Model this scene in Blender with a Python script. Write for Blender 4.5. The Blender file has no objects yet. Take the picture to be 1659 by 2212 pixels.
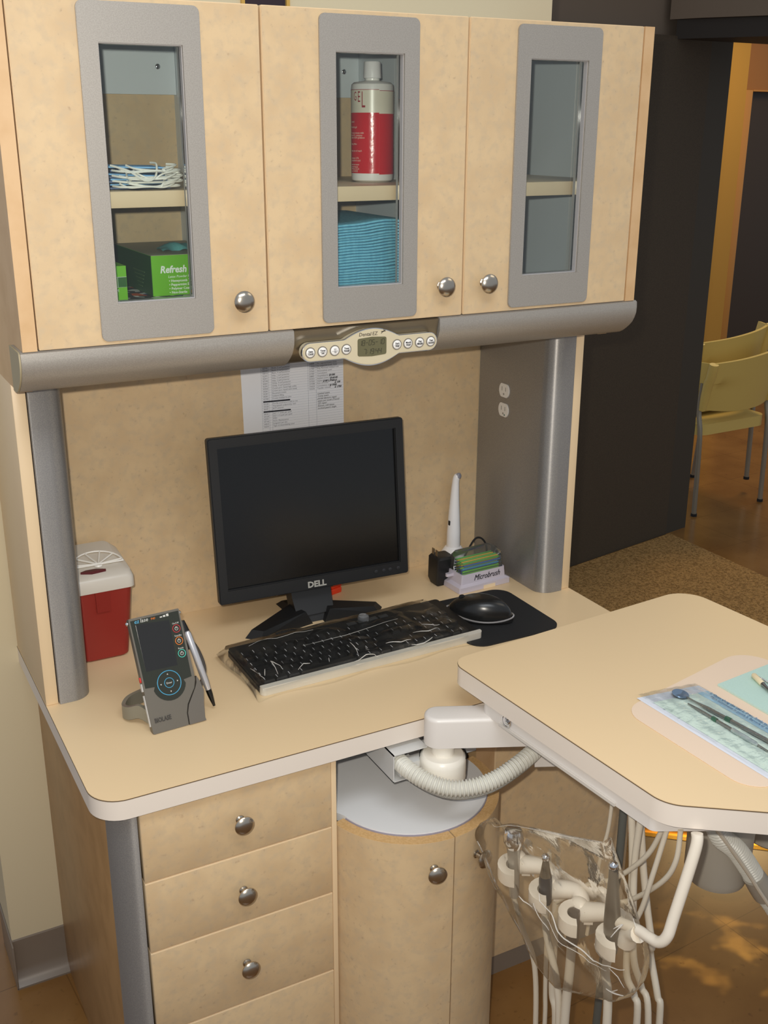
import bpy, bmesh, math, random
from mathutils import Vector, Matrix
from mathutils.geometry import tessellate_polygon
R = math.radians
PI = math.pi
random.seed(7)
scene = bpy.context.scene
col = scene.collection
H = 0.712            # the worktop's height above the floor; everything below is measured from the worktop surface
F = -0.712           # floor level in those coordinates

# ---------------------------------------------------------------- materials
def lin(c):
    return tuple((x/12.92 if x <= 0.04045 else ((x+0.055)/1.055)**2.4) for x in (v/255 for v in c))
MATS = {}
def mat(name, rgb, rough=0.5, metal=0.0, spec=0.5, noise=None, bump=None, emit=None, coat=0, alpha=1, sss=0, trans=0):
    if name in MATS: return MATS[name]
    m = bpy.data.materials.new(name); m.use_nodes = True
    nt = m.node_tree; b = nt.nodes['Principled BSDF']
    c = lin(rgb)
    b.inputs['Base Color'].default_value = (*c, 1)
    b.inputs['Roughness'].default_value = rough
    b.inputs['Metallic'].default_value = metal
    b.inputs['Specular IOR Level'].default_value = spec
    b.inputs['Coat Weight'].default_value = coat
    b.inputs['Alpha'].default_value = alpha
    b.inputs['Transmission Weight'].default_value = trans
    if sss:
        b.inputs['Subsurface Weight'].default_value = sss
        b.inputs['Subsurface Radius'].default_value = (.01, .01, .01)
    tc = None
    if noise or bump:
        tc = nt.nodes.new('ShaderNodeTexCoord')
    if noise:      # list of (rgb, scale, detail, lo, hi)
        prev = None
        base = (*c, 1)
        for (rgb2, sc, det, lo, hi) in noise:
            n = nt.nodes.new('ShaderNodeTexNoise'); n.inputs['Scale'].default_value = sc; n.inputs['Detail'].default_value = det
            nt.links.new(tc.outputs['Object'], n.inputs['Vector'])
            mr = nt.nodes.new('ShaderNodeMapRange'); mr.inputs['From Min'].default_value = lo; mr.inputs['From Max'].default_value = hi
            nt.links.new(n.outputs['Fac'], mr.inputs['Value'])
            mx = nt.nodes.new('ShaderNodeMix'); mx.data_type = 'RGBA'
            nt.links.new(mr.outputs['Result'], mx.inputs['Factor'])
            if prev is None: mx.inputs['A'].default_value = base
            else: nt.links.new(prev, mx.inputs['A'])
            mx.inputs['B'].default_value = (*lin(rgb2), 1)
            prev = mx.outputs['Result']
        nt.links.new(prev, b.inputs['Base Color'])
    if bump:       # (scale, strength, distance)
        n = nt.nodes.new('ShaderNodeTexNoise'); n.inputs['Scale'].default_value = bump[0]; n.inputs['Detail'].default_value = 3
        nt.links.new(tc.outputs['Object'], n.inputs['Vector'])
        bp = nt.nodes.new('ShaderNodeBump'); bp.inputs['Strength'].default_value = bump[1]; bp.inputs['Distance'].default_value = bump[2]
        nt.links.new(n.outputs['Fac'], bp.inputs['Height']); nt.links.new(bp.outputs['Normal'], b.inputs['Normal'])
    if emit:
        b.inputs['Emission Color'].default_value = (*lin(emit[0]), 1); b.inputs['Emission Strength'].default_value = emit[1]
    MATS[name] = m
    return m
def film(name, tint, rough, ior=1.45, haze=0.0, bump=None, hazecol=(230, 225, 215)):
    """clear plastic film or pane: transparent, with a fresnel gloss and a little milky haze"""
    m = bpy.data.materials.new(name); m.use_nodes = True
    nt = m.node_tree; nt.nodes.clear()
    out = nt.nodes.new('ShaderNodeOutputMaterial')
    tr = nt.nodes.new('ShaderNodeBsdfTransparent'); tr.inputs['Color'].default_value = (*lin(tint), 1)
    gl = nt.nodes.new('ShaderNodeBsdfGlossy'); gl.inputs['Roughness'].default_value = rough
    gl.inputs['Color'].default_value = (1, 1, 1, 1)
    fr = nt.nodes.new('ShaderNodeFresnel'); fr.inputs['IOR'].default_value = ior
    mx = nt.nodes.new('ShaderNodeMixShader')
    nt.links.new(fr.outputs['Fac'], mx.inputs['Fac']); nt.links.new(tr.outputs[0], mx.inputs[1]); nt.links.new(gl.outputs[0], mx.inputs[2])
    last = mx
    if haze:
        df = nt.nodes.new('ShaderNodeBsdfDiffuse'); df.inputs['Color'].default_value = (*lin(hazecol), 1)
        m2 = nt.nodes.new('ShaderNodeMixShader'); m2.inputs['Fac'].default_value = haze
        nt.links.new(mx.outputs[0], m2.inputs[1]); nt.links.new(df.outputs[0], m2.inputs[2]); last = m2
    if bump:
        tc = nt.nodes.new('ShaderNodeTexCoord')
        n = nt.nodes.new('ShaderNodeTexNoise'); n.inputs['Scale'].default_value = bump[0]; n.inputs['Detail'].default_value = 4
        nt.links.new(tc.outputs['Object'], n.inputs['Vector'])
        bp = nt.nodes.new('ShaderNodeBump'); bp.inputs['Strength'].default_value = bump[1]; bp.inputs['Distance'].default_value = bump[2]
        nt.links.new(n.outputs['Fac'], bp.inputs['Height'])
        nt.links.new(bp.outputs['Normal'], gl.inputs['Normal']); nt.links.new(bp.outputs['Normal'], fr.inputs['Normal'])
    nt.links.new(last.outputs[0], out.inputs['Surface'])
    MATS[name] = m
    return m

LAM = mat('beige_laminate', (214, 187, 147), .42, noise=[((206, 178, 139), 22, 8, .40, .66), ((200, 177, 144), 70, 8, .46, .72), ((184, 155, 122), 140, 5, .64, .80)])
EDGE = mat('cream_edge', (226, 200, 162), .4)
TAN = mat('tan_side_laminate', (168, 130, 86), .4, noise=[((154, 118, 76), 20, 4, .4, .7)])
TOPL = mat('cream_laminate_top', (232, 204, 162), .40)
BAND = mat('pale_edge_band', (230, 219, 207), .4)
GLUE = mat('brown_glue_line', (96, 78, 56), .6)
SILV = mat('silver_paint', (176, 170, 162), .42, metal=.45, noise=[((166, 160, 152), 700, 2, .4, .6)])
POSTM = mat('silver_post_paint', (164, 161, 157), .42, metal=.62, noise=[((150, 148, 147), 700, 2, .4, .6)])
_b = POSTM.node_tree.nodes['Principled BSDF']; _t = POSTM.node_tree.nodes.new('ShaderNodeCombineXYZ'); _t.inputs[2].default_value = 1
_b.inputs['Anisotropic'].default_value = .85; POSTM.node_tree.links.new(_t.outputs[0], _b.inputs['Tangent'])
NICK = mat('brushed_nickel', (188, 178, 164), .24, metal=1)
CHROME = mat('chrome', (225, 225, 228), .10, metal=1)
MELA = mat('white_melamine', (212, 218, 222), .45)
WHITEL = mat('white_laminate', (226, 226, 226), .4)
GASK = mat('dark_gap', (40, 34, 30), .6)
PANE = film('window_pane', (250, 253, 252), .02, ior=1.42)
BLACK = mat('black_plastic', (25, 25, 26), .45, bump=(900, .15, .0005))
BLACKG = mat('black_screen', (12, 12, 12), .22)
BLACKR = mat('black_rubber', (20, 20, 22), .8)
WHITEP = mat('white_plastic', (232, 228, 222), .35)
PUTTY = mat('pale_grey_enamel', (222, 216, 210), .32)
HOSE = mat('grey_hose', (212, 210, 200), .35)
HOSEW = mat('cream_tubing', (216, 206, 188), .4)
HOSED = mat('dark_grey_tubing', (96, 98, 94), .4)
PAPER = mat('white_paper', (232, 232, 236), .7)
INK = mat('grey_print', (112, 114, 124), .7)
INKB = mat('black_ink', (18, 18, 30), .7)

# ---------------------------------------------------------------- mesh builder
class MB:
    def __init__(s): s.v = []; s.f = []
    def add(s, vs, fs):
        n = len(s.v); s.v += [Vector(v) for v in vs]; s.f += [[i+n for i in f] for f in fs]; return s
    def bm(s, b):
        b.verts.index_update(); s.add([v.co.copy() for v in b.verts], [[v.index for v in f.verts] for f in b.faces]); b.free(); return s
    def box(s, x0, x1, y0, y1, z0, z1, bev=0, seg=2, M=None):
        b = bmesh.new(); bmesh.ops.create_cube(b, size=1)
        for v in b.verts: v.co = Vector(((x0+x1)/2+v.co.x*(x1-x0), (y0+y1)/2+v.co.y*(y1-y0), (z0+z1)/2+v.co.z*(z1-z0)))
        if bev: bmesh.ops.bevel(b, geom=list(b.edges), offset=bev, segments=seg, affect='EDGES', profile=.5)
        if M is not None: bmesh.ops.transform(b, matrix=M, verts=b.verts)
        return s.bm(b)
    def prism(s, poly, t0, t1, ax='z', holes=(), M=None):
        """2D polygon (with holes) extruded; ax z: (x,y)->z ; ax y: (x,z)->y ; ax x: (y,z)->x"""
        def P(p, t):
            if ax == 'z': q = Vector((p[0], p[1], t))
            elif ax == 'y': q = Vector((p[0], t, p[1]))
            else: q = Vector((t, p[0], p[1]))
            return M @ q if M is not None else q
        loops = [list(poly)]+[list(h) for h in holes]
        flat = [p for l in loops for p in l]; n = len(flat)
        vs = [P(p, t0) for p in flat]+[P(p, t1) for p in flat]; fs = []
        if len(loops) == 1:
            fs += [list(range(n))[::-1], [i+n for i in range(n)]]
        else:
            for t in tessellate_polygon([[Vector((p[0], p[1], 0)) for p in l] for l in loops]):
                fs += [list(t)[::-1], [i+n for i in t]]
        o = 0
        for l in loops:
            k = len(l)
            for i in range(k): fs.append([o+i, o+(i+1) % k, o+(i+1) % k+n, o+i+n])
            o += k
        return s.add(vs, fs)
    def tube(s, pts, r, seg=10, caps=True, sub=0, rads=None):
        pts = [Vector(p) for p in pts]
        if sub: pts, rads = smooth_path(pts, sub, rads)
        n = len(pts); rr = rads or [r]*n
        t0 = (pts[1]-pts[0]).normalized()
        u = t0.orthogonal().normalized(); vs = []; fs = []
        for i in range(n):
            t = (pts[min(i+1, n-1)]-pts[max(i-1, 0)]).normalized()
            u = (u-t*u.dot(t)).normalized(); w = t.cross(u)
            for k in range(seg):
                a = 2*PI*k/seg; vs.append(pts[i]+(u*math.cos(a)+w*math.sin(a))*rr[i])
        for i in range(n-1):
            for k in range(seg):
                a = i*seg+k; b = i*seg+(k+1) % seg; fs.append([a, b, b+seg, a+seg])
        if caps: fs += [list(range(seg))[::-1], [(n-1)*seg+k for k in range(seg)]]
        return s.add(vs, fs)
    def lathe(s, prof, origin=(0, 0, 0), axis=(0, 0, 1), seg=24):
        """prof: list of (radius, height along axis)"""
        ax = Vector(axis).normalized(); u = ax.orthogonal().normalized(); w = ax.cross(u); o = Vector(origin)
        vs = []; fs = []; n = len(prof)
        for (r, h) in prof:
            for k in range(seg):
                a = 2*PI*k/seg; vs.append(o+ax*h+(u*math.cos(a)+w*math.sin(a))*max(r, 1e-5))
        for i in range(n-1):
            for k in range(seg):
                a = i*seg+k; b = i*seg+(k+1) % seg; fs.append([a, b, b+seg, a+seg])
        fs += [list(range(seg))[::-1], [(n-1)*seg+k for k in range(seg)]]
        return s.add(vs, fs)
    def sphere(s, c, r, seg=12, scale=(1, 1, 1), M=None):
        b = bmesh.new(); bmesh.ops.create_uvsphere(b, u_segments=seg, v_segments=max(6, seg*2//3), radius=r)
        for v in b.verts:
            v.co = Vector((v.co.x*scale[0], v.co.y*scale[1], v.co.z*scale[2]))
            if M is not None: v.co = M @ v.co
            v.co += Vector(c)
        return s.bm(b)
    def grid(s, fn, nu, nv, closed_u=False):
        vs = [fn(i/nu, j/nv) for j in range(nv+1) for i in range(nu+1)]
        fs = [[j*(nu+1)+i, j*(nu+1)+i+1, (j+1)*(nu+1)+i+1, (j+1)*(nu+1)+i] for j in range(nv) for i in range(nu)]
        return s.add(vs, fs)
    def quad(s, a, b, c, d): return s.add([a, b, c, d], [[0, 1, 2, 3]])
    def xf(s, M): s.v = [M @ v for v in s.v]; return s

def smooth_path(pts, sub, rads=None):
    out = []; ro = []; n = len(pts)
    for i in range(n-1):
        p0 = pts[max(i-1, 0)]; p1 = pts[i]; p2 = pts[i+1]; p3 = pts[min(i+2, n-1)]
        for k in range(sub):
            t = k/sub
            out.append(.5*((2*p1)+(p2-p0)*t+(2*p0-5*p1+4*p2-p3)*t*t+(3*p1-p0-3*p2+p3)*t*t*t))
            if rads: ro.append(rads[i]*(1-t)+rads[i+1]*t)
    out.append(pts[-1])
    if rads: ro.append(rads[-1])
    return out, (ro if rads else None)

def rrect(x0, x1, y0, y1, r, seg=6, rs=None):
    """rounded rectangle, counter-clockwise from the lower left; rs gives each corner's radius (ll, lr, ur, ul)"""
    rs = rs or (r, r, r, r); p = []
    for (cx, cy, a0, q) in ((x0, y0, 180, 0), (x1, y0, 270, 1), (x1, y1, 0, 2), (x0, y1, 90, 3)):
        r_ = rs[q]
        if r_ <= 0: p.append((cx, cy)); continue
        ox = cx+r_*(1 if cx == x0 else -1); oy = cy+r_*(1 if cy == y0 else -1)
        for k in range(seg+1):
            a = R(a0+90*k/seg); p.append((ox+r_*math.cos(a), oy+r_*math.sin(a)))
    return p
def round_poly(pts, rad, seg=6):
    out = []; n = len(pts)
    for i in range(n):
        p = Vector(pts[i]).to_2d(); a = Vector(pts[i-1]).to_2d(); b = Vector(pts[(i+1) % n]).to_2d()
        r = rad[i] if isinstance(rad, (list, tuple)) else rad
        if r <= 0: out.append(tuple(p)); continue
        u = (a-p).normalized(); v = (b-p).normalized(); ang = u.angle(v); d = r/math.tan(ang/2)
        s, e = p+u*d, p+v*d; c = p+(u+v).normalized()*(r/math.sin(ang/2))
        a0 = math.atan2(s.y-c.y, s.x-c.x); a1 = math.atan2(e.y-c.y, e.x-c.x)
        while a1-a0 > PI: a1 -= 2*PI
        while a1-a0 < -PI: a1 += 2*PI
        for k in range(seg+1):
            t = a0+(a1-a0)*k/seg; out.append((c.x+r*math.cos(t), c.y+r*math.sin(t)))
    return out
def circ(cx, cy, r, n=28): return [(cx+r*math.cos(2*PI*k/n), cy+r*math.sin(2*PI*k/n)) for k in range(n)]

# ---------------------------------------------------------------- objects
OFF = {}
def tag(o, label=None, cat=None, group=None, kind=None):
    if label: o['label'] = label
    if cat: o['category'] = cat
    if group: o['group'] = group
    if kind: o['kind'] = kind
    return o
def thing(name, label, cat, loc, group=None, rot=None):
    """an Empty at the base of a thing. With rot the parts are modelled in the thing's own frame, else in room coordinates."""
    o = bpy.data.objects.new(name, None); o.empty_display_size = .02; col.objects.link(o)
    o.location = (loc[0], loc[1], loc[2]+H)
    if rot is not None: o.rotation_euler = rot; OFF[o] = Vector((0, 0, 0))
    else: OFF[o] = Vector(loc)
    return tag(o, label, cat, group)
def part(name, mb, m, parent, label=None, sharp=38, kind=None):
    off = OFF[parent]
    me = bpy.data.meshes.new(name); me.from_pydata([tuple(v-off) for v in mb.v], [], mb.f)
    b = bmesh.new(); b.from_mesh(me); bmesh.ops.recalc_face_normals(b, faces=b.faces); b.to_mesh(me); b.free()
    me.polygons.foreach_set('use_smooth', [True]*len(me.polygons)); me.set_sharp_from_angle(angle=R(sharp))
    me.materials.append(m)
    o = bpy.data.objects.new(name, me); col.objects.link(o); o.parent = parent; OFF[o] = off
    if label: o['label'] = label
    if kind: o['kind'] = kind
    return o
def solo(name, mb, m, loc, label=None, cat=None, group=None, kind=None, rot=None, sharp=38):
    me = bpy.data.meshes.new(name); off = Vector((0, 0, 0)) if rot is not None else Vector(loc)
    me.from_pydata([tuple(v-off) for v in mb.v], [], mb.f)
    b = bmesh.new(); b.from_mesh(me); bmesh.ops.recalc_face_normals(b, faces=b.faces); b.to_mesh(me); b.free()
    me.polygons.foreach_set('use_smooth', [True]*len(me.polygons)); me.set_sharp_from_angle(angle=R(sharp))
    me.materials.append(m)
    o = bpy.data.objects.new(name, me); col.objects.link(o); o.location = (loc[0], loc[1], loc[2]+H)
    if rot is not None: o.rotation_euler = rot
    OFF[o] = off
    return tag(o, label, cat, group, kind)
def text_mb(s, size, origin, xd, yd, ext=.0002, align='LEFT', shear=0, space=1, line=1, bold=0, sx=1):
    cu = bpy.data.curves.new('t', 'FONT'); cu.body = s; cu.size = size; cu.align_x = align; cu.extrude = ext; cu.shear = shear
    cu.space_character = space; cu.space_line = line; cu.offset = bold; cu.resolution_u = 2
    o = bpy.data.objects.new('t', cu); col.objects.link(o)
    me = bpy.data.meshes.new_from_object(o.evaluated_get(bpy.context.evaluated_depsgraph_get()))
    xd = Vector(xd).normalized(); yd = Vector(yd).normalized(); zd = xd.cross(yd)
    M = Matrix((xd, yd, zd)).transposed().to_4x4(); M.translation = Vector(origin)
    mb = MB(); mb.add([M @ Vector((v.co.x*sx, v.co.y, v.co.z)) for v in me.vertices], [list(p.vertices) for p in me.polygons])
    bpy.data.objects.remove(o); bpy.data.curves.remove(cu); bpy.data.meshes.remove(me)
    return mb
X, Y, Z = Vector((1, 0, 0)), Vector((0, 1, 0)), Vector((0, 0, 1))
def basis(xd, yd, o):
    xd = Vector(xd).normalized(); zd = xd.cross(Vector(yd)).normalized(); yd = zd.cross(xd)
    M = Matrix((xd, yd, zd)).transposed().to_4x4(); M.translation = Vector(o); return M

KNOB = [(.0068, 0), (.0068, .0016), (.0046, .0032), (.0042, .011), (.0062, .0132), (.0128, .0152), (.0150, .0176), (.0150, .0196), (.0128, .0222), (.0075, .0242), (.002, .0248)]
def knob(parent, at, axis):
    return part('knob', MB().lathe(KNOB, at, axis, 28), NICK, parent, label='round brushed nickel knob')

# ================================================================ the room
fl = MB().add([(-3, -4, F), (9, -4, F), (9, 9, F), (-3, 9, F)], [[0, 1, 2, 3]])
FLOORM = mat('brown_vinyl', (144, 104, 56), .20, spec=.6, noise=[((124, 86, 44), 5, 6, .35, .7), ((104, 70, 36), 60, 3, .64, .78)])
nt = FLOORM.node_tree; b_ = nt.nodes['Principled BSDF']; tcn = nt.nodes.new('ShaderNodeTexCoord')
br = nt.nodes.new('ShaderNodeTexBrick'); br.inputs['Scale'].default_value = 1; br.offset = 0
br.inputs['Brick Width'].default_value = .3048; br.inputs['Row Height'].default_value = .3048; br.inputs['Mortar Size'].default_value = .0012
mp = nt.nodes.new('ShaderNodeMapping'); mp.inputs['Location'].default_value = (-.02, .24, 0); mp.inputs['Rotation'].default_value = (0, 0, R(-4))
nt.links.new(tcn.outputs['Object'], mp.inputs['Vector']); nt.links.new(mp.outputs[0], br.inputs['Vector'])
old = b_.inputs['Base Color'].links[0].from_socket
mm = nt.nodes.new('ShaderNodeMix'); mm.data_type = 'RGBA'; nt.links.new(br.outputs['Fac'], mm.inputs['Factor'])
nt.links.new(old, mm.inputs['A']); mm.inputs['B'].default_value = (*lin((112, 78, 40)), 1); nt.links.new(mm.outputs['Result'], b_.inputs['Base Color'])
solo('floor', fl, FLOORM, (0, 0, F), kind='structure')

WALLM = mat('cream_wall_paint', (212, 198, 166), .6, bump=(220, .12, .001))
solo('wall_back', MB().box(-.094, 1.071, .3725, .50, F, 1.75), WALLM, (.4, .3725, F), kind='structure')
BASEM = mat('grey_vinyl_cove', (126, 113, 100), .28)
cove = [(.3724, F), (.3490, F), (.3490, F+.004), (.3560, F+.010), (.3650, F+.020), (.3690, F+.034), (.3695, F+.098), (.3724, F+.100)]
mbc = MB().prism(cove, -.097, .010, ax='x')
mbc.box(-.0972, -.094, .349, .50, F, F+.100, bev=.001)
solo('baseboard_back', mbc, BASEM, (-.05, .37, F), kind='structure')

# carpet, its brass edge strip, and the dark sliding partition
CARP = mat('brown_carpet', (182, 142, 88), .95, spec=.1, noise=[((132, 100, 60), 110, 4, .40, .62), ((204, 168, 116), 240, 2, .56, .68)], bump=(350, .8, .004))
mb = MB().prism([(1.10, .40), (1.17, .30), (1.2965, .194), (1.408, .1023), (1.62, -.05), (2.763, -.05), (2.763, 1.704), (1.10, 1.397)], F, F+.004)
solo('carpet', mb, CARP, (1.9, .8, F), 'flecked brown carpet laid on the floor between the tray and the dark partition', 'carpet')
d = (Vector((1.408, .1023, 0))-Vector((1.2965, .194, 0))).normalized(); nn = Vector((-d.y, d.x, 0))
a0 = Vector((1.2965, .194, F))-d*.14; a1 = Vector((1.408, .1023, F))+d*.3
mb = MB().add([a0-nn*.016, a1-nn*.016, a1-nn*.010+Z*.006, a0-nn*.010+Z*.006, a1+nn*.010+Z*.006, a0+nn*.010+Z*.006, a1+nn*.016+Z*.0042, a0+nn*.016+Z*.0042],
              [[0, 1, 2, 3], [3, 2, 4, 5], [5, 4, 6, 7]])
solo('threshold_strip', mb, mat('brass', (220, 150, 50), .25, metal=1), tuple((a0+a1)/2), 'shiny brass strip along the carpet edge under the tray', 'floor strip')
PARTM = mat('dark_brown_partition', (68, 57, 42), .75, bump=(500, .2, .001), noise=[((60, 50, 37), 300, 2, .4, .6)])
pd = Vector((.9834, .1815, 0)); pn = Vector((-.1815, .9834, 0))
def pbox(s0, s1, n0, n1, z0, z1):
    o = Vector((2.2, 1.609, 0)); P = [o+pd*s+pn*n for s, n in ((s0, n0), (s1, n0), (s1, n1), (s0, n1))]
    return MB().prism([(p.x, p.y) for p in P], z0, z1)
solo('wall_partition', pbox(-1.6, .557, 0, .05, F, 1.170), PARTM, (2.2, 1.609, F), kind='structure')
solo('wall_partition_end', pbox(.560, .690, .004, .055, F, 1.172), mat('dark_partition_end', (58, 52, 42), .7), (2.8, 1.72, F), kind='structure')
SOFM = mat('grey_brown_soffit', (112, 98, 84), .8)
solo('wall_upper', pbox(-1.2, .60, .056, .16, 1.1722, 1.75), SOFM, (2.2, 1.62, 1.17), kind='structure')
DARK = mat('dark_header', (34, 26, 20), .7)
mb = MB().prism([(2.55, 1.68), (2.60, 1.60), (2.86, 1.25), (3.6, .4), (3.8, .6), (3.1, 1.7)], 1.160, 1.222)
solo('trim_1', mb, DARK, (2.9, 1.5, 1.178), kind='structure')
solo('wall_upper_side', MB().prism([(2.535, 1.70), (2.585, 1.60), (2.845, 1.25), (3.585, .4), (3.685, .5), (2.9, 1.7)], 1.223, 1.75), SOFM, (2.9, 1.5, 1.223), kind='structure')
# far room
YEL = mat('yellow_wall_paint', (164, 128, 52), .6)
TANW = mat('tan_wall_paint', (140, 96, 48), .6)
solo('wall_far', MB().box(3.2, 4.742, 3.5, 3.62, F, 1.75), YEL, (4, 3.5, F), kind='structure')
mb = MB().box(4.743, 4.775, 3.56, 3.66, F, 1.118).box(4.743, 7.0, 3.56, 3.66, 1.085, 1.75)
solo('wall_far_right', mb, TANW, (5, 3.56, F), kind='structure')
dr_ = solo('door_1', MB().box(4.842, 5.75, 3.60, 3.64, F, 1.075), mat('dark_door', (46, 36, 26), .5), (5.3, 3.6, F), kind='structure')
TRIMY = mat('tan_door_trim', (168, 122, 60), .5)
solo('trim_2', MB().box(4.776, 4.842, 3.545, 3.64, F, 1.084, bev=.004).box(4.842, 5.8, 3.545, 3.64, 1.076, 1.0845), TRIMY, (4.8, 3.55, F), kind='structure')
# thing seen over the cabinet top: dark framed opening in the back wall
t = thing('picture_frame', 'dark picture with thin gold frame on the wall just above the beige cabinet', 'picture', (.49, .372, 1.06))
part('canvas', MB().box(.4515, .5245, .3705, .3722, 1.03, 1.2), mat('dark_picture', (42, 24, 34), .4), t)
mbf = MB().prism([(.4455, 1.024), (.5315, 1.024), (.5315, 1.206), (.4455, 1.206)], .367, .3724, ax='y', holes=[[(.4515, 1.03), (.5255, 1.03), (.5255, 1.2), (.4515, 1.2)]])
part('frame', mbf, mat('gold_frame', (200, 158, 76), .4), t)

# ---------------------------------------------------------------- stacked chairs in the far room
CHAIRM = mat('yellow_cream_plastic', (204, 180, 104), .4)
CHLEG = mat('grey_chair_metal', (140, 134, 120), .35, metal=.5)
def make_chair(name, label, group):
    t = thing(name, label, 'chair', (3.205, 2.05, F), group, rot=(0, 0, R(2)))
    # own frame: the back faces -y, legs on z = 0
    def back(u, v):
        x = (u-.5)*.42; wz = .452+.240*v; curve = -.055*(1-(abs(u-.5)*2)**2.2)
        return Vector((x*(1+.05*v), -.185+curve+(-.05)*v+(.055 if abs(u-.5) > .49 else 0), wz+(.025*(u-.5)*2 if v > .5 else .015*(abs(u-.5)*2)**2)))
    mb = MB(); n = 20
    front = lambda u, v: back(u, v)+Vector((0, .016, 0))
    mb.grid(back, n, 8); mb.grid(front, n, 8)
    # rim
    def rim(pa, pb):
        for a, b2, c, d2 in zip(pa[:-1], pa[1:], pb[1:], pb[:-1]): mb.quad(a, b2, c, d2)
    T = [i/n for i in range(n+1)]; V8 = [j/8 for j in range(9)]
    rim([back(u, 1) for u in T], [front(u, 1) for u in T]); rim([back(u, 0) for u in T], [front(u, 0) for u in T])
    rim([back(0, v) for v in V8], [front(0, v) for v in V8]); rim([back(1, v) for v in V8], [front(1, v) for v in V8])
    bk = part('backrest', mb, CHAIRM, t)
    part('handle_slot', MB().box(-.035, .035, -.2595, -.2525, .610, .640, bev=.003), mat('slot_plastic', (232, 208, 120), .4), bk)
    seat = MB().prism(round_poly([(-.20, -.20), (.20, -.20), (.215, .20), (-.215, .20)], .05), .352, .398)
    part('seat', seat, CHAIRM, t)
    for sx in (-1, 1):
        part('leg', MB().tube([(sx*.203, -.215, .0), (sx*.203, -.205, .34), (sx*.203, -.185, .46), (sx*.2, -.19, .58)], .011, 10, sub=4), CHLEG, t)
        part('back_edge', MB().tube([back(.5+sx*.47, v)+Vector((0, -.004, 0)) for v in (0, .25, .5, .75, 1)], .019, 12, rads=[.015, .019, .020, .020, .019]), CHAIRM, t)
        part('leg', MB().tube([(sx*.205, .20, .0), (sx*.205, .17, .33)], .011, 10), CHLEG, t)
        for yy in (-.215, .20):
            part('foot_cap', MB().lathe([(.013, 0), (.013, .012)], (sx*.203, yy, 0)), BLACKR, t)
    return t
CG = 'stacked cream chairs in the far room'
ch = make_chair('stacking_chair', 'lower cream plastic chair of a nested pair beyond the dark partition, legs on floor', CG)
c2 = ch.copy(); col.objects.link(c2); c2.location = ch.location+Vector((.045, .135, .060)); c2['label'] = 'upper cream chair nested on another chair, its backrest standing higher and farther'
for k in list(ch.children):
    q = k.copy(); col.objects.link(q); q.parent = c2
    for k2 in k.children:
        q2 = k2.copy(); col.objects.link(q2); q2.parent = q

# ================================================================ the upper cabinet
W = .328; SP = .0201; XR = 3*W+SP; ZB, ZT = .5875, 1.0196; YB = .366
up = thing('wall_cabinet', 'beige laminate upper cabinet with three glazed doors over the worktop', 'cabinet', (.492, .2, .5195))
sidep = [(.0008, .5870), (.0675, .5870), (.0675, .5195), (YB, .5195), (YB, ZT), (.0008, ZT)]
SPM = mat('cream_side_panel', (214, 178, 134), .42, noise=[((204, 166, 120), 24, 4, .4, .7)])
part('side_panel', MB().prism(sidep, -SP, -.0008, ax='x'), SPM, up); part('side_panel', MB().prism(sidep, 3*W+.0008, XR, ax='x'), SPM, up)
sh = MB().box(-.0008, 3*W+.0008, .021, YB, .5800, .5960).box(-.0008, 3*W+.0008, .021, YB, ZT-.018, ZT-.001)
for xd in (W, 2*W): sh.box(xd-.009, xd+.009, .0215, YB-.010, .596, ZT-.018)
sh.box(-.0008, 0.0004, .0215, YB-.01, .596, ZT-.018).box(3*W-.0012, 3*W+.0008, .0215, YB-.01, .596, ZT-.018)
part('carcass', sh, MELA, up, label='white melamine inside of the cabinet')
part('back_sheet', MB().box(0.0004, 3*W-.0012, YB-.010, YB-.001, .58, ZT-.018), LAM, up)
rails = []
for i in range(3):
    rl = part('hanging_rail', MB().box(i*W+.0095, (i+1)*W-.0095, YB-.024, YB-.010, .9155, ZT-.018), MELA, up)
    part('screw', MB().lathe([(.0042, 0), (.004, .002), (.002, .003)], (i*W+.29, YB-.024, .957), (0, -1, 0), 14), CHROME, rl)
for i in range(3):
    part('shelf', MB().box(i*W+.0095, (i+1)*W-.0095, .031, YB-.0105, .7635, .7850, bev=.0008), EDGE, up)
FA, FT, FB = .0792, 1.0137, .5926; WA, WT, WBm = .0545, .9661, .6425
knob_at = [(.2838, .6355), (.6150, .6357), (.6935, .6360)]
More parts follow.
